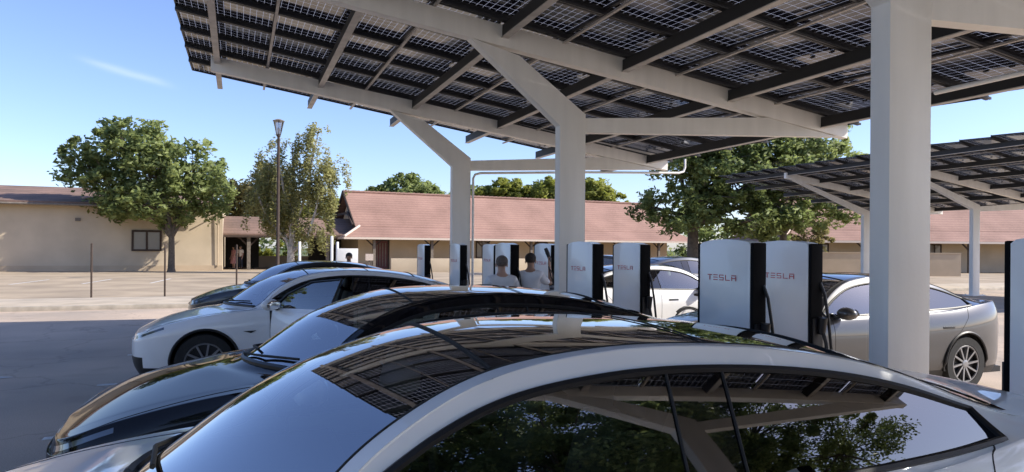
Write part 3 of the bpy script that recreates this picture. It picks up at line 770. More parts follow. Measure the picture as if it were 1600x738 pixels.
def porch_house(loc, rz, L, label, tile, posts, doors, windows, left_hip=True):
    root = empty('tiled_house', loc, rz, label, 'house')
    w = MB(); w.box2((1.6, 2.4, 0), (L-1.6, 9.2, 2.55))
    w.add([(1.6, 1.9, 2.5), (1.6, 9.2, 2.5), (1.6, 5.4, 5.75)], [(0, 1, 2)])
    w.build('wall', M['cream'], root)
    cl = MB(); cl.box2((.15, .12, 2.36), (L-.15, 2.4, 2.42)); cl.build('porch_ceiling', M['cream2'], root)
    r = MB()
    t = .09
    def q(pts):
        lo = [(x, y, z-t) for x, y, z in pts]; n_ = len(pts); r.add(pts+lo, [tuple(range(n_)), tuple(range(2*n_-1, n_-1, -1))]+[(i, n_+i, n_+(i+1) % n_, (i+1) % n_) for i in range(n_)])
    q([(0, 0, 2.40), (L, 0, 2.40), (L-1.2, 1.5, 3.22), (1.5, 1.5, 3.22)])           # front skirt
    q([(0, 0, 2.40), (1.5, 1.5, 3.22), (1.5, 9.3, 3.22), (0, 10.8, 2.40)])          # left skirt
    q([(1.15, 1.5, 3.24), (L-1.2, 1.5, 3.24), (L-1.2, 5.4, 6.06), (1.15, 5.4, 6.06)])
    q([(1.15, 9.3, 3.24), (1.15, 5.4, 6.06), (L-1.2, 5.4, 6.06), (L-1.2, 9.3, 3.24)])
    ro = r.build('roof', tile, root)
    rd = MB()
    k = 0
    for i in range(int((L-2.4)/.42)): x = 1.15+i*.42; rd.tube([(x, 5.4, 6.08), (x+.44, 5.4, 6.10)], [.10, .12], 8)
    rd.build('ridge_tiles', tile, ro, smooth=True)
    hp = MB(); hp.tube([(0, 0, 2.44), (1.45, 1.45, 3.26)], .09, 8); hp.build('hip_tiles', M['gutter'], ro, smooth=True)
    g = MB(); g.box2((-.05, -.12, 2.24), (L+.05, -.005, 2.39)); g.box2((-.12, -.05, 2.24), (-.005, 10.8, 2.38)); g.build('gutter', M['gutter'], root)
    bb = MB()
    bb.bar((1.08, 1.45, 3.19), (1.08, 5.42, 6.07), .08, .26); bb.bar((1.08, 9.35, 3.19), (1.08, 5.42, 6.07), .08, .26)
    bb.bar((1.1, 3.2, 4.3), (1.1, 7.6, 4.3), .1, .16); bb.bar((1.1, 5.4, 3.3), (1.1, 5.4, 5.9), .1, .14)
    bb.bar((.95, 1.5, 3.3), (.95, 3.3, 4.35), .1, .14)
    bb.build('bargeboard', M['timber'], root)
    for x in posts:
        p = MB(); p.box2((x-.10, .35, 0), (x+.10, .55, 2.35)); po = p.build('porch_post', M['timber_grey'], root)
        b = MB(); b.bar((x-.7, .45, 2.34), (x-.05, .45, 1.75), .09, .09); b.bar((x+.7, .45, 2.34), (x+.05, .45, 1.75), .09, .09); b.build('brace', M['timber'], po)
    for x in doors:
        f = MB(); f.box2((x-.62, 2.33, 0), (x-.48, 2.41, 2.3)); f.box2((x+.48, 2.33, 0), (x+.62, 2.41, 2.3)); f.box2((x-.62, 2.33, 2.16), (x+.62, 2.41, 2.32))
        d = MB(); d.box2((x-.47, 2.36, .02), (x+.47, 2.40, 2.15)); do = d.build('door', M['door'], root); f.build('frame', M['timber'], do)
        s = MB()
        for k in range(4): s.box2((x-.38+k*.22, 2.345, .2), (x-.31+k*.22, 2.362, 2.0))
        s.build('glazing_bar', M['timber_grey'], do)
    for x in windows:
        d = MB(); d.box2((x-.55, 2.36, .9), (x+.55, 2.40, 2.1)); do = d.build('window', M['pane'], root)
        f = MB()
        for a in (-.6, -.04, .52): f.box2((x+a, 2.32, .82), (x+a+.08, 2.398, 2.18))
        f.box2((x-.6, 2.33, .80), (x+.6, 2.399, .88)); f.box2((x-.6, 2.33, 2.12), (x+.6, 2.399, 2.2)); f.build('frame', M['timber'], do)
    return root
porch_house((7.15, 51.5, .1), R(4.9), 32.5, 'long low cream house with pink tiled roof behind the charging posts', M['tile_pink'],
            [2.3, 6.8, 11.1, 15.4, 19.8, 24.1, 28.4], [3.4, 27.2], [11.9, 17.4, 22])
porch_house((36.9, 40.6, .1), R(-14), 32, 'second pink tiled house glimpsed behind the leafy tree at the far right', M['tile_pink'],
            [2.3, 6.8, 11.1, 15.4, 19.8], [9], [4.5, 14])
# left hall with plain wall
h = empty('hall_building', (0, 0, .1), 0, 'plain cream hall with one small window behind the round leafy tree', 'building')
b = MB(); b.box2((-24, 52, 0), (-.95, 66, 4.3)); b.build('wall', M['cream'], h)
r_ = MB(); r_.prism([(51.3, 4.15), (59, 5.6), (66.7, 4.15), (66.7, 4.38), (59, 5.84), (51.3, 4.38)], 0, 1)
r_.v = [(-24.5+(v[1])*22.6, v[0], v[2]) for v in r_.v]; r_.build('roof', M['tile_brown'], h)
wq = MB(); wq.box2((-6.35, 51.93, 1.42), (-4.75, 51.97, 2.55)); wo2 = wq.build('window', M['pane'], h)
f = MB()
for a in (-6.45, -5.62, -4.80): f.box2((a, 51.88, 1.32), (a+.12, 51.96, 2.66))
f.box2((-6.45, 51.87, 1.30), (-4.68, 51.955, 1.42)); f.box2((-6.45, 51.87, 2.55), (-4.68, 51.955, 2.68)); f.build('frame', M['timber'], wo2)
gt = MB(); gt.tube([(-24.5, 51.2, 4.2), (-1.5, 51.2, 4.2)], .07, 8); gt.build('gutter', M['timber_grey'], h, smooth=True)
dp = MB(); dp.tube([(-1.25, 51.2, 4.15), (-1.25, 51.85, 3.85), (-1.25, 51.88, .3)], .045, 8); dp.build('downpipe', M['cream2'], h, smooth=True)
for vx in (-9.5, -3.2): MB().box2((vx-.15, 51.90, 3.2), (vx+.15, 51.96, 3.4)).build('vent', M['timber_grey'], h)
pl = MB(); pl.box2((-24, 51.93, 0), (-.95, 51.99, .35)); pl.build('plinth', M['cream2'], h)
# covered walkway between the hall and the long house
wk = empty('covered_walkway', (0, 0, .1), 0, 'open covered walkway with brown tiled roof between hall and long house', 'walkway')
r_ = MB(); r_.prism([(53.2, 2.42), (56.6, 3.75), (60, 2.42), (60, 2.56), (56.6, 3.90), (53.2, 2.56)], 0, 1)
r_.v = [(-1.3+v[1]*9.9, v[0], v[2]) for v in r_.v]; r_.build('roof', M['tile_brown'], wk)
fb = MB(); fb.box2((-1.3, 53.12, 2.30), (8.6, 53.19, 2.44)); fb.bar((-1.34, 53.1, 2.4), (-1.34, 56.6, 3.8), .08, .22); fb.bar((-1.34, 60.1, 2.4), (-1.34, 56.6, 3.8), .08, .22); fb.build('fascia', M['timber'], wk)
for x in (.75, 3.6, 6.2):
    p = MB(); p.box2((x-.12, 53.3, 0), (x+.12, 53.54, 2.38)); po = p.build('post', M['timber_grey'], wk)
    q = MB(); q.bar((x-.7, 53.42, 2.34), (x-.05, 53.42, 1.7), .1, .1); q.bar((x+.7, 53.42, 2.34), (x+.05, 53.42, 1.7), .1, .1); q.build('brace', M['timber'], po)
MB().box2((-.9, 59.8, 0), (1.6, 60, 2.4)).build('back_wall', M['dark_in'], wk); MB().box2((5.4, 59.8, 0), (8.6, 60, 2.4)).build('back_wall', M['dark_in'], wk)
bk = MB(); bk.box2((1.6, 59.8, 0), (5.4, 60, .9)); bk.build('low_wall', M['cream2'], wk)

tag(MB().box2((9.6, 46.9, .1), (24.5, 47.1, 1.02)).build('garden_wall', M['cream'], bevel=.02), 'low pale garden wall in front of the long pink roofed house', 'wall')
pw = MB(); pw.v = []; pw.bar((31.0, 37.6, .85), (44.5, 32.6, .85), .22, 1.5); pw.bar((31.0, 37.6, 1.62), (44.5, 32.6, 1.62), .30, .06)
tag(pw.build('boundary_wall', M['cream2']), 'tan rendered boundary wall beyond the grey metallic car at right', 'wall')
cb_ = empty('notice_cabinet', (5.25, 36.6, .1), -.1, 'white flat notice cabinet standing on legs near the white signpost', 'cabinet')
MB().box2((-.52, -.08, .55), (.52, .08, 1.58)).build('panel', M['white_metal'], cb_, bevel=.01)
for x in (-.45, .45): MB().box2((x-.03, -.03, 0), (x+.03, .03, .55)).build('leg', M['timber_grey'], cb_)
cb_ = empty('notice_cabinet', (6.5, 37.4, .1), -.1, 'small cream sign board beside the maroon door of the long house', 'sign')
MB().box2((-.2, -.02, .95), (.2, .02, 1.3)).build('panel', M['gutter'], cb_); MB().box2((-.03, .021, 0), (.03, .06, 1.2)).build('leg', M['timber_grey'], cb_)
for (x, y, h_, lb) in ((4.74, 38.9, 2.3, 'taller thick white post left of the white notice cabinet'), (5.15, 39.8, 2.0, 'thinner white post just left of the white notice cabinet'), (3.2, 40.5, 2.0, 'lone slim cream post right of the birch trunk')):
    tag(MB().lathe([(.075, .1), (.075, h_), (.05, h_+.04)], 10, (x, y, 0)).build('white_post', M['white_metal'], smooth=True), lb, 'post', 'white posts by the walkway')
# thin fence posts on the far pavement edge
fl = ['thin brown fence post at the far left edge of the pavement', 'thin brown fence post to the left of the round tree trunk', 'thin brown fence post in front of the two pedestrians']
for i, x in enumerate((-4.25, -2.18, -.02)):
    q = MB(); q.lathe([(.028, .1), (.028, 1.78), (.02, 1.80)], 8, (x, 25.3, 0)); tag(q.build('fence_post', M['timber'], smooth=True), fl[i], 'post', 'thin fence posts along the pavement')
# street lamp
lp = empty('street_lamp', (1.87, 36.84, .1), 0, 'tall dark street lamp with clear tapered lantern left of the birch', 'street lamp')
MB().lathe([(.14, 0), (.14, .5), (.085, .62), (.065, 7.1), (.10, 7.14), (.10, 7.22)], 14).build('pole', M['timber'], lp, smooth=True)
lanm = glass_mat('lantern_glass', (.75, .8, .85), 1.5, boost=.25, rough=.15)
lo_ = MB().lathe([(.12, 7.22), (.26, 7.86)], 14).build('lantern', lanm, lp, smooth=True)
MB().lathe([(.27, 7.86), (.29, 7.90), (.10, 7.98)], 14).build('lantern_cap', M['timber_grey'], lo_, smooth=True)
MB().lathe([(.05, 7.24), (.06, 7.5), (.03, 7.55)], 10).build('lamp_bulb', M['white_metal'], lo_, smooth=True)

# ------------------------------------------------------------------ trees
def leaf_mat(name, dark, light, trans=.55):
    m, n, l, p = new_mat(name); n.remove(p)
    at = n.new('ShaderNodeAttribute'); at.attribute_name = 'tone'
    r_ = n.new('ShaderNodeValToRGB'); r_.color_ramp.elements[0].color = (*dark, 1); r_.color_ramp.elements[1].color = (*light, 1)
    l.new(at.outputs['Fac'], r_.inputs[0])
    d = n.new('ShaderNodeBsdfPrincipled'); d.inputs['Roughness'].default_value = .5; d.inputs['Specular IOR Level'].default_value = .35
    t = n.new('ShaderNodeBsdfTranslucent'); l.new(r_.outputs[0], d.inputs['Base Color']); l.new(r_.outputs[0], t.inputs[0])
    mx_ = n.new('ShaderNodeMixShader'); mx_.inputs[0].default_value = trans; l.new(d.outputs[0], mx_.inputs[1]); l.new(t.outputs[0], mx_.inputs[2])
    l.new(mx_.outputs[0], n['Material Output'].inputs[0]); return m
M['leaf'] = leaf_mat('mid_green_leaves', (.17, .22, .075), (.40, .46, .17))
M['leaf_dark'] = leaf_mat('deep_green_leaves', (.15, .20, .065), (.36, .42, .15))
M['leaf_yellow'] = leaf_mat('yellow_green_leaves', (.16, .19, .04), (.40, .42, .08))
M['leaf_olive'] = leaf_mat('olive_leaves', (.17, .155, .06), (.34, .30, .12))
M['leaf_birch'] = leaf_mat('thin_birch_leaves', (.24, .25, .10), (.46, .44, .18))
M['bark'] = pmat('grey_brown_bark', (.13, .105, .08), .9, var=.35, scale=9, bump=.5, bscale=20)
M['bark_birch'] = pmat('pale_birch_bark', (.55, .50, .42), .85, var=.5, scale=5, dirt=(.2, .17, .14))
LEAFN = np.zeros((0, 3))
def leaves(rng, centres, radii, n_per, size, tone0, flat=1.0):
    """numpy cloud of small folded leaf quads in clumps"""
    C = np.repeat(centres, n_per, 0); Rr = np.repeat(radii, n_per, 0); n = len(C)
    d = rng.normal(size=(n, 3)); d /= np.linalg.norm(d, axis=1, keepdims=True)
    p = C+d*(rng.random((n, 1))**.45)*Rr[:, None]*np.array([1, 1, flat])
    a = rng.normal(size=(n, 3)); a[:, 2] *= .6; a /= np.linalg.norm(a, axis=1, keepdims=True)
    b = np.cross(a, rng.normal(size=(n, 3))); b /= np.linalg.norm(b, axis=1, keepdims=True)
    s = size*(.6+.8*rng.random((n, 1)))
    global LEAFN
    out = p-C.mean(0); out /= np.linalg.norm(out, axis=1, keepdims=True)+1e-6; o2 = (p-C)/(np.linalg.norm(p-C, axis=1, keepdims=True)+1e-6)
    LEAFN = out*.55+o2*.5+rng.normal(size=(n, 3))*.38; LEAFN /= np.linalg.norm(LEAFN, axis=1, keepdims=True); LEAFN = np.repeat(LEAFN, 4, 0)
    V = np.stack([p-a*s, p-b*s*.45+a*s*.1, p+a*s, p+b*s*.45+a*s*.1], 1).reshape(-1, 3)
    ng = np.cross(V.reshape(-1, 4, 3)[:, 2]-V.reshape(-1, 4, 3)[:, 0], V.reshape(-1, 4, 3)[:, 3]-V.reshape(-1, 4, 3)[:, 1])
    fl_ = (ng*LEAFN[::4]).sum(1) < 0; W = V.reshape(-1, 4, 3).copy(); W[fl_, 1], W[fl_, 3] = V.reshape(-1, 4, 3)[fl_, 3], V.reshape(-1, 4, 3)[fl_, 1]; V = W.reshape(-1, 3)
    tone = np.repeat(np.clip(np.repeat(tone0, n_per)+rng.normal(size=n)*.16, 0, 1), 4)
    return V, tone
def mesh_quads(name, V, tone, mat, parent):
    me = bpy.data.meshes.new(name); n = len(V)//4
    me.vertices.add(len(V)); me.vertices.foreach_set('co', V.astype(np.float32).ravel())
    me.loops.add(n*4); me.loops.foreach_set('vertex_index', np.arange(n*4, dtype=np.int32))
    me.polygons.add(n); me.polygons.foreach_set('loop_start', np.arange(0, n*4, 4, dtype=np.int32)); me.polygons.foreach_set('loop_total', np.full(n, 4, np.int32))
    at = me.attributes.new('tone', 'FLOAT', 'POINT'); at.data.foreach_set('value', tone.astype(np.float32))
    me.update(); me.materials.append(mat); me.shade_smooth()
    if len(LEAFN) == len(V): me.normals_split_custom_set_from_vertices(LEAFN.astype(np.float32))
    o = bpy.data.objects.new(name, me); COL.objects.link(o); o.parent = parent; return o
def tree(loc, label, blobs, trunk_r, fork_z, leafm, seed, clumps=10, n_per=70, size=.12, clump_r=.55, bark=None, group=None, name='leafy_tree', density=1.0, lean=0):
    """blobs: (dx, dy, z, rx, ry, rz) foliage masses; limbs run from the fork into each mass"""
    rng = np.random.default_rng(seed); rnd = random.Random(seed)
    root = empty(name, loc, -TH, label, 'tree', group)
    tk = MB(); F = Vector((lean, 0, fork_z))
    tk.tube([(0, 0, -.1), (.0, 0, .25), (lean*.5, .02, fork_z*.5), F], [trunk_r*1.35, trunk_r, trunk_r*.9, trunk_r*.8], 10)
    cs = []; rs = []; tn = []
    for bx, by, bz, rx, ry, rz in blobs:
        c = Vector((bx, by, bz)); m_ = (F+c)/2+Vector((rnd.uniform(-.2, .2), rnd.uniform(-.2, .2), .15*rz))
        tk.tube([F-Vector((0, 0, .15)), (F*2+m_)/3+Vector((0, 0, .1)), m_, c], [trunk_r*.55, trunk_r*.45, trunk_r*.34, trunk_r*.15], 7)
        k = max(3, int(clumps*(rx*ry*rz)**(2/3)*density))
        for i in range(k):
            v = Vector((rnd.gauss(0, 1), rnd.gauss(0, 1), rnd.gauss(0, 1))).normalized()*(rnd.random()**.30)
            q = Vector((c.x+v.x*rx, c.y+v.y*ry, c.z+v.z*rz)); cr = clump_r*rnd.uniform(.5, 1.25)
            cs.append(q); rs.append(cr); tn.append(min(1, max(0, rnd.gauss(.45, .22))))
            if i % 2 == 0:
                a = c.lerp(q, .05)+Vector((0, 0, -.1)); tk.tube([a, a.lerp(q, .5)+Vector((0, 0, .1)), q], [trunk_r*.17, trunk_r*.10, .012], 5, False)
        # ragged outliers
        for i in range(k//5):
            v = Vector((rnd.gauss(0, 1), rnd.gauss(0, 1), abs(rnd.gauss(0, 1)))).normalized()
            q = Vector((c.x+v.x*rx*1.14, c.y+v.y*ry*1.14, c.z+v.z*rz*1.16)); cs.append(q); rs.append(clump_r*.38); tn.append(.6)
            tk.tube([c.lerp(q, .7), q], [.02, .008], 4, False)
    tk.build('trunk', bark or M['bark'], root, smooth=True)
    V, T = leaves(rng, np.array([tuple(q) for q in cs]), np.array(rs), n_per, size, np.array(tn), .8)
    mesh_quads('crown', V, T, leafm, root)
    return root
tree((-3.92, 49.7, .1), 'round leafy green tree with single trunk in front of the plain cream hall',
     [(-2.4, 0, 7.7, 2.2, 2, 1.7), (1.3, 0, 6.3, 2.3, 2.2, 1.8), (-3.9, .3, 5.4, 1.9, 2, 1.9), (-.7, -.3, 4.1, 2.9, 2.4, 1.3), (2.4, 0, 4.8, 1.35, 1.6, 1.3), (-3.7, 0, 8.8, .9, 1, .8), (-.9, 0, 8.7, .8, .8, .6), (-5.4, .3, 6.6, 1.6, 1.6, 1.7), (-1.0, -.2, 6.2, 2.2, 1.8, 1.6)],
     .22, 2.3, M['leaf'], 3, clumps=14, n_per=48, size=.17, clump_r=.72)
bt = tree((26.6, 37.0, .1), 'broad dense green tree with thick trunk standing before the right end of the long house',
     [(-.6, 0, 5.0, 1.7, 1.8, 1.35), (-1.7, -.3, 2.9, .95, 1.1, .65), (1.7, 0, 4.2, 2.2, 2.2, 1.3), (.3, .2, 6.0, 1.5, 1.5, .95), (2.6, .3, 6.0, 1.9, 1.8, 1.0), (.3, -.6, 3.3, 1.5, 1.4, .8), (3.3, -.2, 3.2, 1.6, 1.5, .9), (.8, -.2, 4.9, 1.6, 1.4, 1.1), (3.9, 0, 4.6, 1.5, 1.5, 1.2), (-.6, -.9, 2.35, 1.3, .9, .55), (1.6, -.9, 2.3, 1.5, .9, .6), (3.2, -.6, 2.3, 1.2, .9, .6)],
     .27, 2.2, M['leaf_dark'], 8, clumps=20, n_per=75, size=.10, clump_r=.46)
bt2 = tree((32.3, 35.4, .1), 'lighter green tree partly behind the second canopy and its column',
     [(0, 0, 4.6, 1.8, 1.8, 1.5), (1.2, 0, 6.2, 1.7, 1.6, 1.2), (-.9, 0, 3.0, 1.3, 1.4, .8), (2.6, .4, 4.6, 1.5, 1.5, 1.4), (-.6, .3, 6.3, 1.3, 1.3, .9), (.4, -.6, 2.3, 1.5, 1, .7), (2.2, -.3, 2.9, 1.3, 1.2, .9)],
     .18, 2.0, M['leaf'], 12, clumps=17, n_per=70, size=.10, clump_r=.46)
bt.scale = (1.47, 1.47, 1.47); bt2.scale = (1.4, 1.4, 1.42)
for i, (x, y, s, lb) in enumerate(((18.2, 80, 1.0, 'dark green treetop showing above the left half of the pink roof'), (23.5, 79, .72, 'smaller dark treetop beside the left steel column above the pink roof'))):
    tree((x, y, 0), lb, [(0, 0, 8.2*s, 2.6, 2.4, 1.7*s), (2.2, 0, 7.2, 2.4, 2.2, 1.5), (-2.6, 0, 7.4*s, 1.9, 2, 1.4*s)], .3, 4, M['leaf_dark'], 20+i, clumps=11, n_per=80, size=.22, clump_r=.95, group='trees behind the long house')
for i, (x, y, lb) in enumerate(((28.4, 76, 'yellow green treetop between the two nearer steel columns'), (33.0, 74, 'bright yellow green treetop just left of the middle column'), (37.4, 72, 'bright yellow green treetop just right of the middle column'))):
    tree((x, y, 0), lb, [(0, 0, 7.4, 2.7, 2.4, 1.9), (2.0, 0, 6.6, 2.2, 2.2, 1.7), (-2.3, 0, 6.9, 2.1, 2, 1.6), (.6, 0, 8.6, 1.5, 1.5, 1.1)], .3, 4, M['leaf_yellow'], 30+i, clumps=11, n_per=80, size=.22, clump_r=.95, group='trees behind the long house')
tree((1.5, 66.5, 0), 'olive brown tree between the round leafy tree and the lamp', [(0, 0, 6.3, 2.5, 2, 1.9), (-2.0, 0, 5.6, 1.8, 2, 1.6), (2.4, 0, 5.4, 2.2, 2, 1.9), (1.2, 0, 8.0, 1.1, 1.2, .9)], .2, 2.5, M['leaf_olive'], 41, clumps=9, n_per=60, size=.2, clump_r=.9)
tree((8.0, 64, 0), 'yellow green bushy tree behind the covered walkway', [(0, 0, 4.4, 2.6, 2, 1.6), (-3.4, 0, 3.8, 2.2, 2, 1.5), (1.6, 0, 5.4, 1.2, 1.2, .9)], .2, 2, M['leaf_yellow'], 42, clumps=9, n_per=60, size=.2, clump_r=.85)
for i, (x, y, s, lb) in enumerate(((3.6, 61.5, 1.1, 'low bright bush seen under the walkway roof by the birch'), (1.9, 61.5, .9, 'low bright bush seen under the walkway roof by the lamp'))):
    o = tree((x, y, .1), lb, [(0, 0, .95*s, .9*s, .7, .8*s)], .05, .3, M['leaf_yellow'], 50+i, clumps=22, n_per=60, size=.12, clump_r=.35, group='bushes under the walkway', name='garden_bush'); o['category'] = 'bush'
for i, (x, y, s, lb) in enumerate(((34.6, 38.8, 1.2, 'reddish shrub above the tan wall, left of the second canopy column'), (37.2, 38.0, 1.1, 'dusty shrub above the tan wall next to the second canopy column'))):
    o = tree((x, y, .1), lb, [(0, 0, 2.1*s, 1.3*s, 1, .9*s), (.4, 0, 2.9*s, .8, .8, .6)], .06, .8, M['leaf_olive' if i else 'leaf_dark'], 55+i, clumps=18, n_per=60, size=.12, clump_r=.4, group='shrubs above the boundary wall', name='shrub'); o['category'] = 'shrub'
# birch with several pale stems and thin hanging twigs
def birch(loc, label, seed):
    root = empty('birch_tree', loc, -TH, label, 'tree'); rnd = random.Random(seed); rng = np.random.default_rng(seed)
    tk = MB(); tk.tube([(0, 0, -.1), (0, 0, .6), (.02, 0, 1.7)], [.30, .24, .20], 10)
    stems = [[(-.1, 0, 1.5), (-.6, .1, 3), (-1.2, .1, 4.8), (-1.5, .1, 6.2)], [(.05, 0, 1.6), (.35, 0, 3.2), (1.0, .1, 5.2), (1.35, 0, 7.4), (1.75, 0, 9.1)],
             [(.1, 0, 1.3), (1.1, -.1, 2.3), (1.6, -.1, 4), (1.9, 0, 5.6), (2.6, 0, 6.6)], [(0, 0, 1.7), (-.05, .1, 3.6), (.1, .2, 5.6), (0, .2, 7.8)], [(.35, 0, 3.2), (-.4, 0, 5), (-.9, 0, 7.2)],
             [(-.2, 0, 2), (-1.4, 0, 3.3), (-2.2, .2, 5.0)]]
    cs = []; rs = []; tn = []
    for st in stems:
        tk.tube(st, [.10, .085, .06, .04, .02][:len(st)] if len(st) < 5 else [.13, .10, .075, .05, .02], 7)
        for a, b in zip(st[1:-1], st[2:]):
            for k in range(7):
                p = Vector(a).lerp(Vector(b), rnd.random()); dx = rnd.uniform(-1.0, 1.0); dy = rnd.uniform(-.8, .8)
                q1 = p+Vector((dx*.5, dy*.5, rnd.uniform(.3, .7))); q2 = p+Vector((dx, dy, .25)); q3 = q2+Vector((dx*.15, dy*.1, -rnd.uniform(.7, 1.9)))
                tk.tube([p, q1, q2, q3], [.025, .016, .010, .006], 4, False)
                for t in range(9):
                    cs.append(q2.lerp(q3, t/8)); rs.append(.34); tn.append(rnd.uniform(.2, .9))
                cs.append(q1); rs.append(.28); tn.append(.6)
    for c in ((-.8, 0, 8.0), (.95, 0, 6.7), (2.6, 0, 6.3), (1.7, 0, 9.0), (-2.0, 0, 5.8)):
        for k in range(7): cs.append(Vector(c)+Vector((rnd.gauss(0, .3), rnd.gauss(0, .3), rnd.gauss(0, .22)))); rs.append(.25); tn.append(rnd.uniform(.4, 1))
    tk.build('trunk', M['bark_birch'], root, smooth=True)
    V, T = leaves(rng, np.array([tuple(q) for q in cs]), np.array(rs), 24, .095, np.array(tn), 1.3)
    mesh_quads('crown', V, T, M['leaf_birch'], root)
birch((3.1, 46, .1), 'airy birch with several pale stems and hanging yellowish twigs by the street lamp', 5)
# trees around the lot behind the camera (they show in the car windows)
for i, (x, y) in enumerate(((.6, -9.2), (4.8, -10.2), (9.3, -9.4), (14.2, -10.4))):
    if i == 0: t0 = tree((x, y, 0), 'green tree in the row behind the camera, mirrored in the near car windows', [(0, 0, 6.2, 2.6, 2.3, 2.2), (1.8, 0, 4.6, 2, 2, 1.8), (-1.9, 0, 4.4, 2, 2, 1.8), (.3, 0, 8.3, 1.8, 1.8, 1.3)], .22, 2.4, M['leaf_dark'], 70, clumps=14, n_per=190, size=.07, clump_r=.5, group='trees behind the camera')
    else: c = copy_tree(t0); c.location = (x, y, 0); c.rotation_euler = (0, 0, i*1.3)
    (t0 if i == 0 else c).scale = (1.25, 1.25, 1.3)
for i, (x, y) in enumerate(((-17, 2), (-19, 8.5), (-17.5, 22))):
    c = copy_tree(t0); c.location = (x, y, 0); c.rotation_euler = (0, 0, i*2.1); c['label'] = 'green tree on the far left outside the picture, mirrored in the car bonnets'; c['group'] = 'trees left of the picture'
# ------------------------------------------------------------------ distant cars
car7 = build_car('parked_car', M['paint_navy'], 'slate blue hatchback showing above the roof of the far white saloon', 'car', loc=(14.6, 17.6, 0), rz=math.pi, zs=1.10, detail=False)
car8 = build_car('parked_car', M['paint_dark'], 'small dark car roof glimpsed between two charging posts near the middle column', 'car', loc=(15.4, 22.9, 0.0), rz=math.pi-.5, zs=1.08, detail=False)

# ------------------------------------------------------------------ bicycle
bk = empty('bicycle', (8.02, 10.55, 0), 0, 'dark bicycle leaning by the white saloon, half hidden behind the biggest charging post', 'bicycle')
for x in (-.52, .52):
    w = MB(); w.tube([(x+.335*math.cos(a), 0, .345+.335*math.sin(a)) for a in [2*math.pi*k/32 for k in range(33)]], .019, 7, False)
    wo_ = w.build('wheel', M['rubber'], bk, smooth=True)
    sp = MB()
    for k in range(14): a = math.pi*2*k/14; sp.tube([(x, .012*(-1)**k, .345), (x+.32*math.cos(a), 0, .345+.32*math.sin(a))], .0018, 3)
    sp.tube([(x, -.04, .345), (x, .04, .345)], .02, 8); sp.build('spokes', M['chrome'], wo_)
fr = MB()
for a, b in (((-.52, 0, .345), (-.12, 0, .30)), ((-.12, 0, .30), (-.24, 0, .86)), ((-.52, 0, .345), (-.21, 0, .74)), ((-.12, 0, .30), (.32, 0, .70)), ((-.21, 0, .78), (.30, 0, .82)), ((.29, 0, .90), (.37, 0, .62)), ((.37, 0, .62), (.52, 0, .345))): fr.tube([a, b], .017, 8)
fr.build('frame', M['paint_dark'], bk, smooth=True)
s_ = MB(); s_.ball((-.27, 0, .92), (.14, .07, .035), 12, 6); s_.build('saddle', M['black_plastic'], bk, smooth=True)
hb = MB(); hb.tube([(.29, 0, .90), (.30, 0, 1.0)], .015, 7); hb.tube([(.22, -.30, 1.03), (.30, -.12, 1.01), (.30, .12, 1.01), (.22, .30, 1.03)], .014, 7); hb.build('handlebar', M['black_plastic'], bk, smooth=True)
cr = MB(); cr.lathe([(.09, -.01), (.09, .01)], 18, (-.12, -.03, .30), 'y'); cr.bar((-.12, -.06, .30), (-.02, -.06, .17), .02, .02, (0, 1, 0)); cr.build('crank', M['chrome'], bk)
mg = MB(); mg.tube([(-.52+.37*math.cos(a), 0, .345+.37*math.sin(a)) for a in [R(20+14*k) for k in range(9)]], .02, 5); mg.build('mudguard', M['black_plastic'], bk, smooth=True)
bg_ = MB(); bg_.box((.05, 0, .60), (.36, .09, .22)); bg_.build('frame_bag', M['paint_dark'], bk, bevel=.02)

# ------------------------------------------------------------------ people
def skin_mesh(name, pts, edges, mat, parent=None, sub=2, root_i=0):
    """pts: (x, y, z, rx, ry)"""
    me = bpy.data.meshes.new(name); me.from_pydata([p[:3] for p in pts], edges, [])
    o = bpy.data.objects.new(name, me); COL.objects.link(o)
    m = o.modifiers.new('s', 'SKIN'); m.use_smooth_shade = True
    sv = me.skin_vertices[0].data
    for i, p in enumerate(pts): sv[i].radius = (p[3], p[4]); sv[i].use_root = (i == root_i)
    m2 = o.modifiers.new('u', 'SUBSURF'); m2.levels = sub; m2.render_levels = sub
    dg = bpy.context.evaluated_depsgraph_get(); me2 = bpy.data.meshes.new_from_object(o.evaluated_get(dg))
    bpy.data.objects.remove(o); bpy.data.meshes.remove(me)
    me2.materials.clear(); me2.materials.append(mat); me2.shade_smooth(); me2.name = name
    o = bpy.data.objects.new(name, me2); COL.objects.link(o); o.parent = parent; return o
M['skin'] = pmat('light_skin', (.52, .31, .22), .5, var=.08, scale=12)
M['skin2'] = pmat('tan_skin', (.36, .21, .14), .5, var=.08, scale=12)
M['hair_d'] = pmat('dark_brown_hair', (.025, .016, .012), .7, var=.4, scale=60, bump=.5, bscale=120)
M['hair_g'] = pmat('short_grey_hair', (.16, .12, .10), .75, var=.4, scale=60, bump=.5, bscale=120)
M['tee'] = pmat('pale_grey_tshirt', (.80, .80, .82), .9, var=.1, scale=7, bump=.25, bscale=9)
M['tee_w'] = pmat('white_top', (.78, .76, .74), .9, var=.08, scale=7)
M['pink'] = pmat('dusty_pink_dress', (.50, .25, .25), .9, var=.2, scale=9)
M['jeans'] = pmat('dark_trousers', (.04, .05, .08), .9, var=.2, scale=20)
M['jacket'] = pmat('charcoal_jacket', (.03, .033, .04), .9)
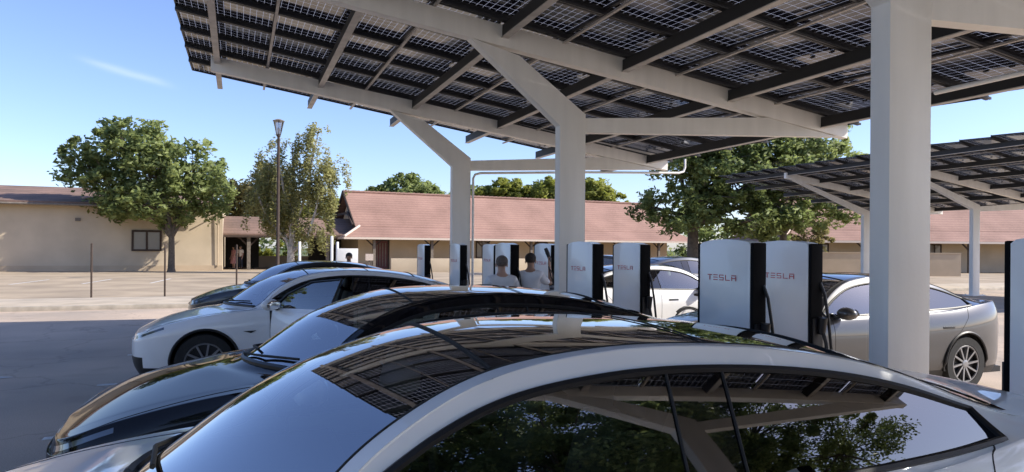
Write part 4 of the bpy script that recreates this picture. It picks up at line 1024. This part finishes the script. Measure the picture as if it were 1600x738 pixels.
def person(loc, rz, label, H=1.72, top='tee', legs='jeans', hair='hair_g', skin='skin', arms='down', long_hair=False, skirt=False, group=None):
    s = H/1.75
    # joints, figure faces +Y; left is -X
    if arms == 'down': hands = [((-.235, .03, 1.12), (-.25, .12, .88)), ((.235, .03, 1.12), (.25, .12, .88))]
    elif arms == 'front': hands = [((-.24, .06, 1.13), (-.12, .27, 1.12)), ((.24, .06, 1.13), (.12, .28, 1.15))]
    else: hands = [((-.235, .03, 1.12), (-.22, .12, .90)), ((.28, .20, 1.27), (.24, .30, 1.55))]   # right hand raised
    P = [(0, 0, .95, .13, .10), (0, 0, 1.12, .125, .095), (0, .0, 1.30, .155, .105), (0, -.005, 1.42, .115, .08), (0, 0, 1.50, .055, .055), (0, .012, 1.56, .052, .056), (0, .02, 1.61, .068, .085), (0, .015, 1.67, .076, .09), (0, .01, 1.72, .055, .065)]
    E_ = [(i, i+1) for i in range(8)]
    for sgn, (el, ha) in zip((-1, 1), hands):
        k = len(P); P += [(sgn*.17, 0, 1.41, .062, .058), (sgn*.205, .0, 1.33, .052, .05), (*el, .038, .036), ((el[0]+ha[0])/2, (el[1]+ha[1])/2, (el[2]+ha[2])/2, .034, .031), (*ha, .024, .021)]
        E_ += [(3, k), (k, k+1), (k+1, k+2), (k+2, k+3), (k+3, k+4)]
        # palm then five fingers
        d = (Vector(ha)-Vector(el)).normalized(); pm = Vector(ha)+d*.05; P.append((*pm, .030, .016)); E_.append((k+4, k+5))
        sdv = d.cross(Vector((1, 0, 0)) if arms == 'up' and sgn > 0 else Vector((0, 1, 0)) if abs(d.y) < .8 else Vector((0, 0, 1))).normalized()
        sdv = Vector((0, 1, 0)) - d*d.y if True else sdv; sdv.normalize(); cl = d.cross(sdv).normalized()*sgn
        for j, (of, ln) in enumerate(((-.030, .060), (-.010, .072), (.010, .078), (.030, .070))):
            a = pm+sdv*of+d*.035; b = a+d*ln*.55; c = b+d*ln*.35-cl*ln*.35; q = len(P)
            P += [(*a, .010, .010), (*b, .0085, .0085), (*c, .007, .007)]; E_ += [(k+5, q), (q, q+1), (q+1, q+2)]
        a = pm+sdv*.036-d*.01; b = a+sdv*.02+d*.03; q = len(P); P += [(*a, .012, .012), (*b, .009, .009)]; E_ += [(k+5, q), (q, q+1)]
    for sgn in (-1, 1):
        k = len(P); P += [(sgn*.095, 0, .88, .095, .095), (sgn*.10, .01, .68, .075, .08), (sgn*.10, .015, .48, .055, .058), (sgn*.105, -.01, .30, .052, .056), (sgn*.105, -.015, .10, .036, .038), (sgn*.11, .02, .045, .040, .040), (sgn*.12, .13, .035, .040, .028)]
        E_ += [(0, k)]+[(k+i, k+i+1) for i in range(6)]
    P = [(x*s, y*s, z*s, a*s, b*s) for x, y, z, a, b in P]
    body = skin_mesh('person', P, E_, M[skin]); body.location = loc; body.rotation_euler = (0, 0, rz)
    tag(body, label, 'person', group)
    # face and ears as children surfaces of the head
    MB().ball((0, .105*s, 1.615*s), (.016*s, .024*s, .028*s), 8, 6).build('nose', M[skin], body, smooth=True)
    for sg in (-1, 1): MB().ball((sg*.079*s, .01*s, 1.62*s), (.012*s, .024*s, .034*s), 8, 6).build('ear', M[skin], body, smooth=True)
    for sg in (-1, 1): MB().ball((sg*.032*s, .092*s, 1.638*s), (.013*s, .010*s, .008*s), 8, 6).build('eye', M['hair_d'], body, smooth=True)
    MB().ball((0, .092*s, 1.572*s), (.026*s, .010*s, .006*s), 8, 6).build('mouth', M['door'], body, smooth=True)
    h_ = MB(); vs = []; h_.ball((0, -.008*s, 1.668*s), (.087*s, .104*s, .088*s), 18, 12)
    h_.v = [(v[0], v[1], max(v[2], (1.60 if v[1] < .02 else 1.60+.9*(v[1]-.02)) * s)) for v in h_.v]
    if long_hair: h_.ball((0, -.06*s, 1.56*s), (.085*s, .06*s, .14*s), 12, 8)
    h_.build('hair', M[hair], body, smooth=True)
    # top
    T = [(0, 0, .90, .165, .125), (0, 0, 1.10, .152, .12), (0, 0, 1.30, .178, .128), (0, -.005, 1.43, .175, .13), (0, -.004, 1.50, .105, .095)]
    TE = [(0, 1), (1, 2), (2, 3), (3, 4)]
    for sgn, (el, ha) in zip((-1, 1), hands):
        a = Vector((sgn*.17, 0, 1.405)); c = Vector((sgn*.205, 0, 1.33)).lerp(Vector(el), .62)
        k = len(T); T += [(*a, .078, .072), (*Vector((sgn*.205, 0, 1.33)), .070, .068), (*c, .060, .058)]; TE += [(3, k), (k, k+1), (k+1, k+2)]
    skin_mesh('shirt', [(x*s, y*s, z*s, a*s, b*s) for x, y, z, a, b in T], TE, M[top], body)
    if skirt:
        d = MB(); d.lathe([(.15*s, .98*s), (.20*s, .8*s), (.26*s, .42*s), (.25*s, .42*s)], 18); d.build('skirt', M[top], body, smooth=True)
    else:
        Lg = [(0, 0, .95, .15, .118)]; LE = []
        for sgn in (-1, 1):
            k = len(Lg); Lg += [(sgn*.098, 0, .86, .108, .108), (sgn*.102, .01, .66, .09, .094), (sgn*.103, .012, .46, .075, .078), (sgn*.106, -.01, .12, .06, .062)]
            LE += [(0, k), (k, k+1), (k+1, k+2), (k+2, k+3)]
        skin_mesh('trousers', [(x*s, y*s, z*s, a*s, b*s) for x, y, z, a, b in Lg], LE, M[legs], body)
    sh = MB()
    for sgn in (-1, 1): sh.ball((sgn*.115*s, .07*s, .045*s), (.048*s, .135*s, .046*s), 12, 8)
    sh.v = [(v[0], v[1], max(v[2], .0)) for v in sh.v]; sh.build('shoes', M['black_plastic'], body, smooth=True)
    return body
person((3.22, 8.62, 0), R(-8), 'man seen from behind in pale grey t-shirt with short greyish hair', 1.63, arms='front', hair='hair_g')
person((4.02, 9.55, 0), R(-35), 'dark haired man in pale grey t-shirt holding up a black plug', 1.66, arms='up', hair='hair_d', skin='skin2')
# plug held up in his right hand
pg = empty('charging_plug', (0, 0, 0), 0, 'black charging plug held up beside the dark haired man', 'plug')
hx_, hy_ = .24*.95, .33*.95; ca, sa = math.cos(R(-35)), math.sin(R(-35))
pg.location = (4.02+hx_*ca-hy_*sa, 9.55+hx_*sa+hy_*ca, 1.60*.95)
g1 = MB(); g1.tube([(0, 0, -.06), (0, .01, .06), (-.03, .03, .15)], [.022, .026, .032], 10); g1.tube([(-.03, .03, .15), (-.05, .05, .21)], [.030, .026], 10); g1.build('handle', M['black_plastic'], pg, smooth=True)
g2 = MB(); g2.tube([(0, 0, -.06), (.02, .05, -.25), (.1, .15, -.6), (.25, .25, -1.0), (.42, .3, -1.15), (.5, .35, -.8)], .014, 7); g2.build('cable', M['cable'], pg, smooth=True)
bgm = empty('shoulder_bag', (4.36, 9.42, .86), R(-35), 'dark patterned bag hanging beside the dark haired man', 'bag')
bm_ = pmat('patterned_cloth', (.30, .30, .33), .9, var=.9, scale=26, dirt=(.02, .02, .025))
MB().box((0, 0, .16), (.12, .30, .34)).build('pouch', bm_, bgm, bevel=.03)
q = MB(); q.tube([(0, -.1, .31), (-.06, -.08, .50), (-.1, 0, .60), (-.06, .08, .50), (0, .1, .31)], .009, 6); q.build('strap', M['black_plastic'], bgm, smooth=True)
person((2.5, 17.2, 0), R(160), 'person with dark hair in a charcoal jacket, only the head showing over the cars', 1.60, top='jacket', hair='hair_d', skin='skin2')
person((-.25, 55.2, .1), R(120), 'woman in a long dusty pink dress walking beside the hall corner', 1.68, top='pink', hair='hair_d', long_hair=True, skirt=True)
person((.22, 55.3, .1), R(140), 'pedestrian in white top and dark trousers under the walkway edge', 1.70, top='tee_w', hair='hair_g')

# ------------------------------------------------------------------ distant wood behind the houses
rng = np.random.default_rng(99)
n_c = 900
ang = rng.uniform(-1.0, 1.25, n_c); rad = rng.uniform(118, 132, n_c)
cx_, cy_ = np.sin(ang)*rad, np.cos(ang)*rad
top_h = 7.2+1.3*np.sin(ang*23)+.9*np.sin(ang*61+1)
cs_ = np.stack([cx_, cy_, rng.random(n_c)**.7*top_h], 1)
V_, T_ = leaves(rng, cs_, rng.uniform(1.0, 2.2, n_c), 60, .42, np.clip(rng.normal(.45, .2, n_c), 0, 1), .9)
o = mesh_quads('distant_wood', V_, T_, M['leaf_dark'], None)
tag(o, 'low band of distant woodland along the horizon behind the houses', 'woodland', kind='stuff')
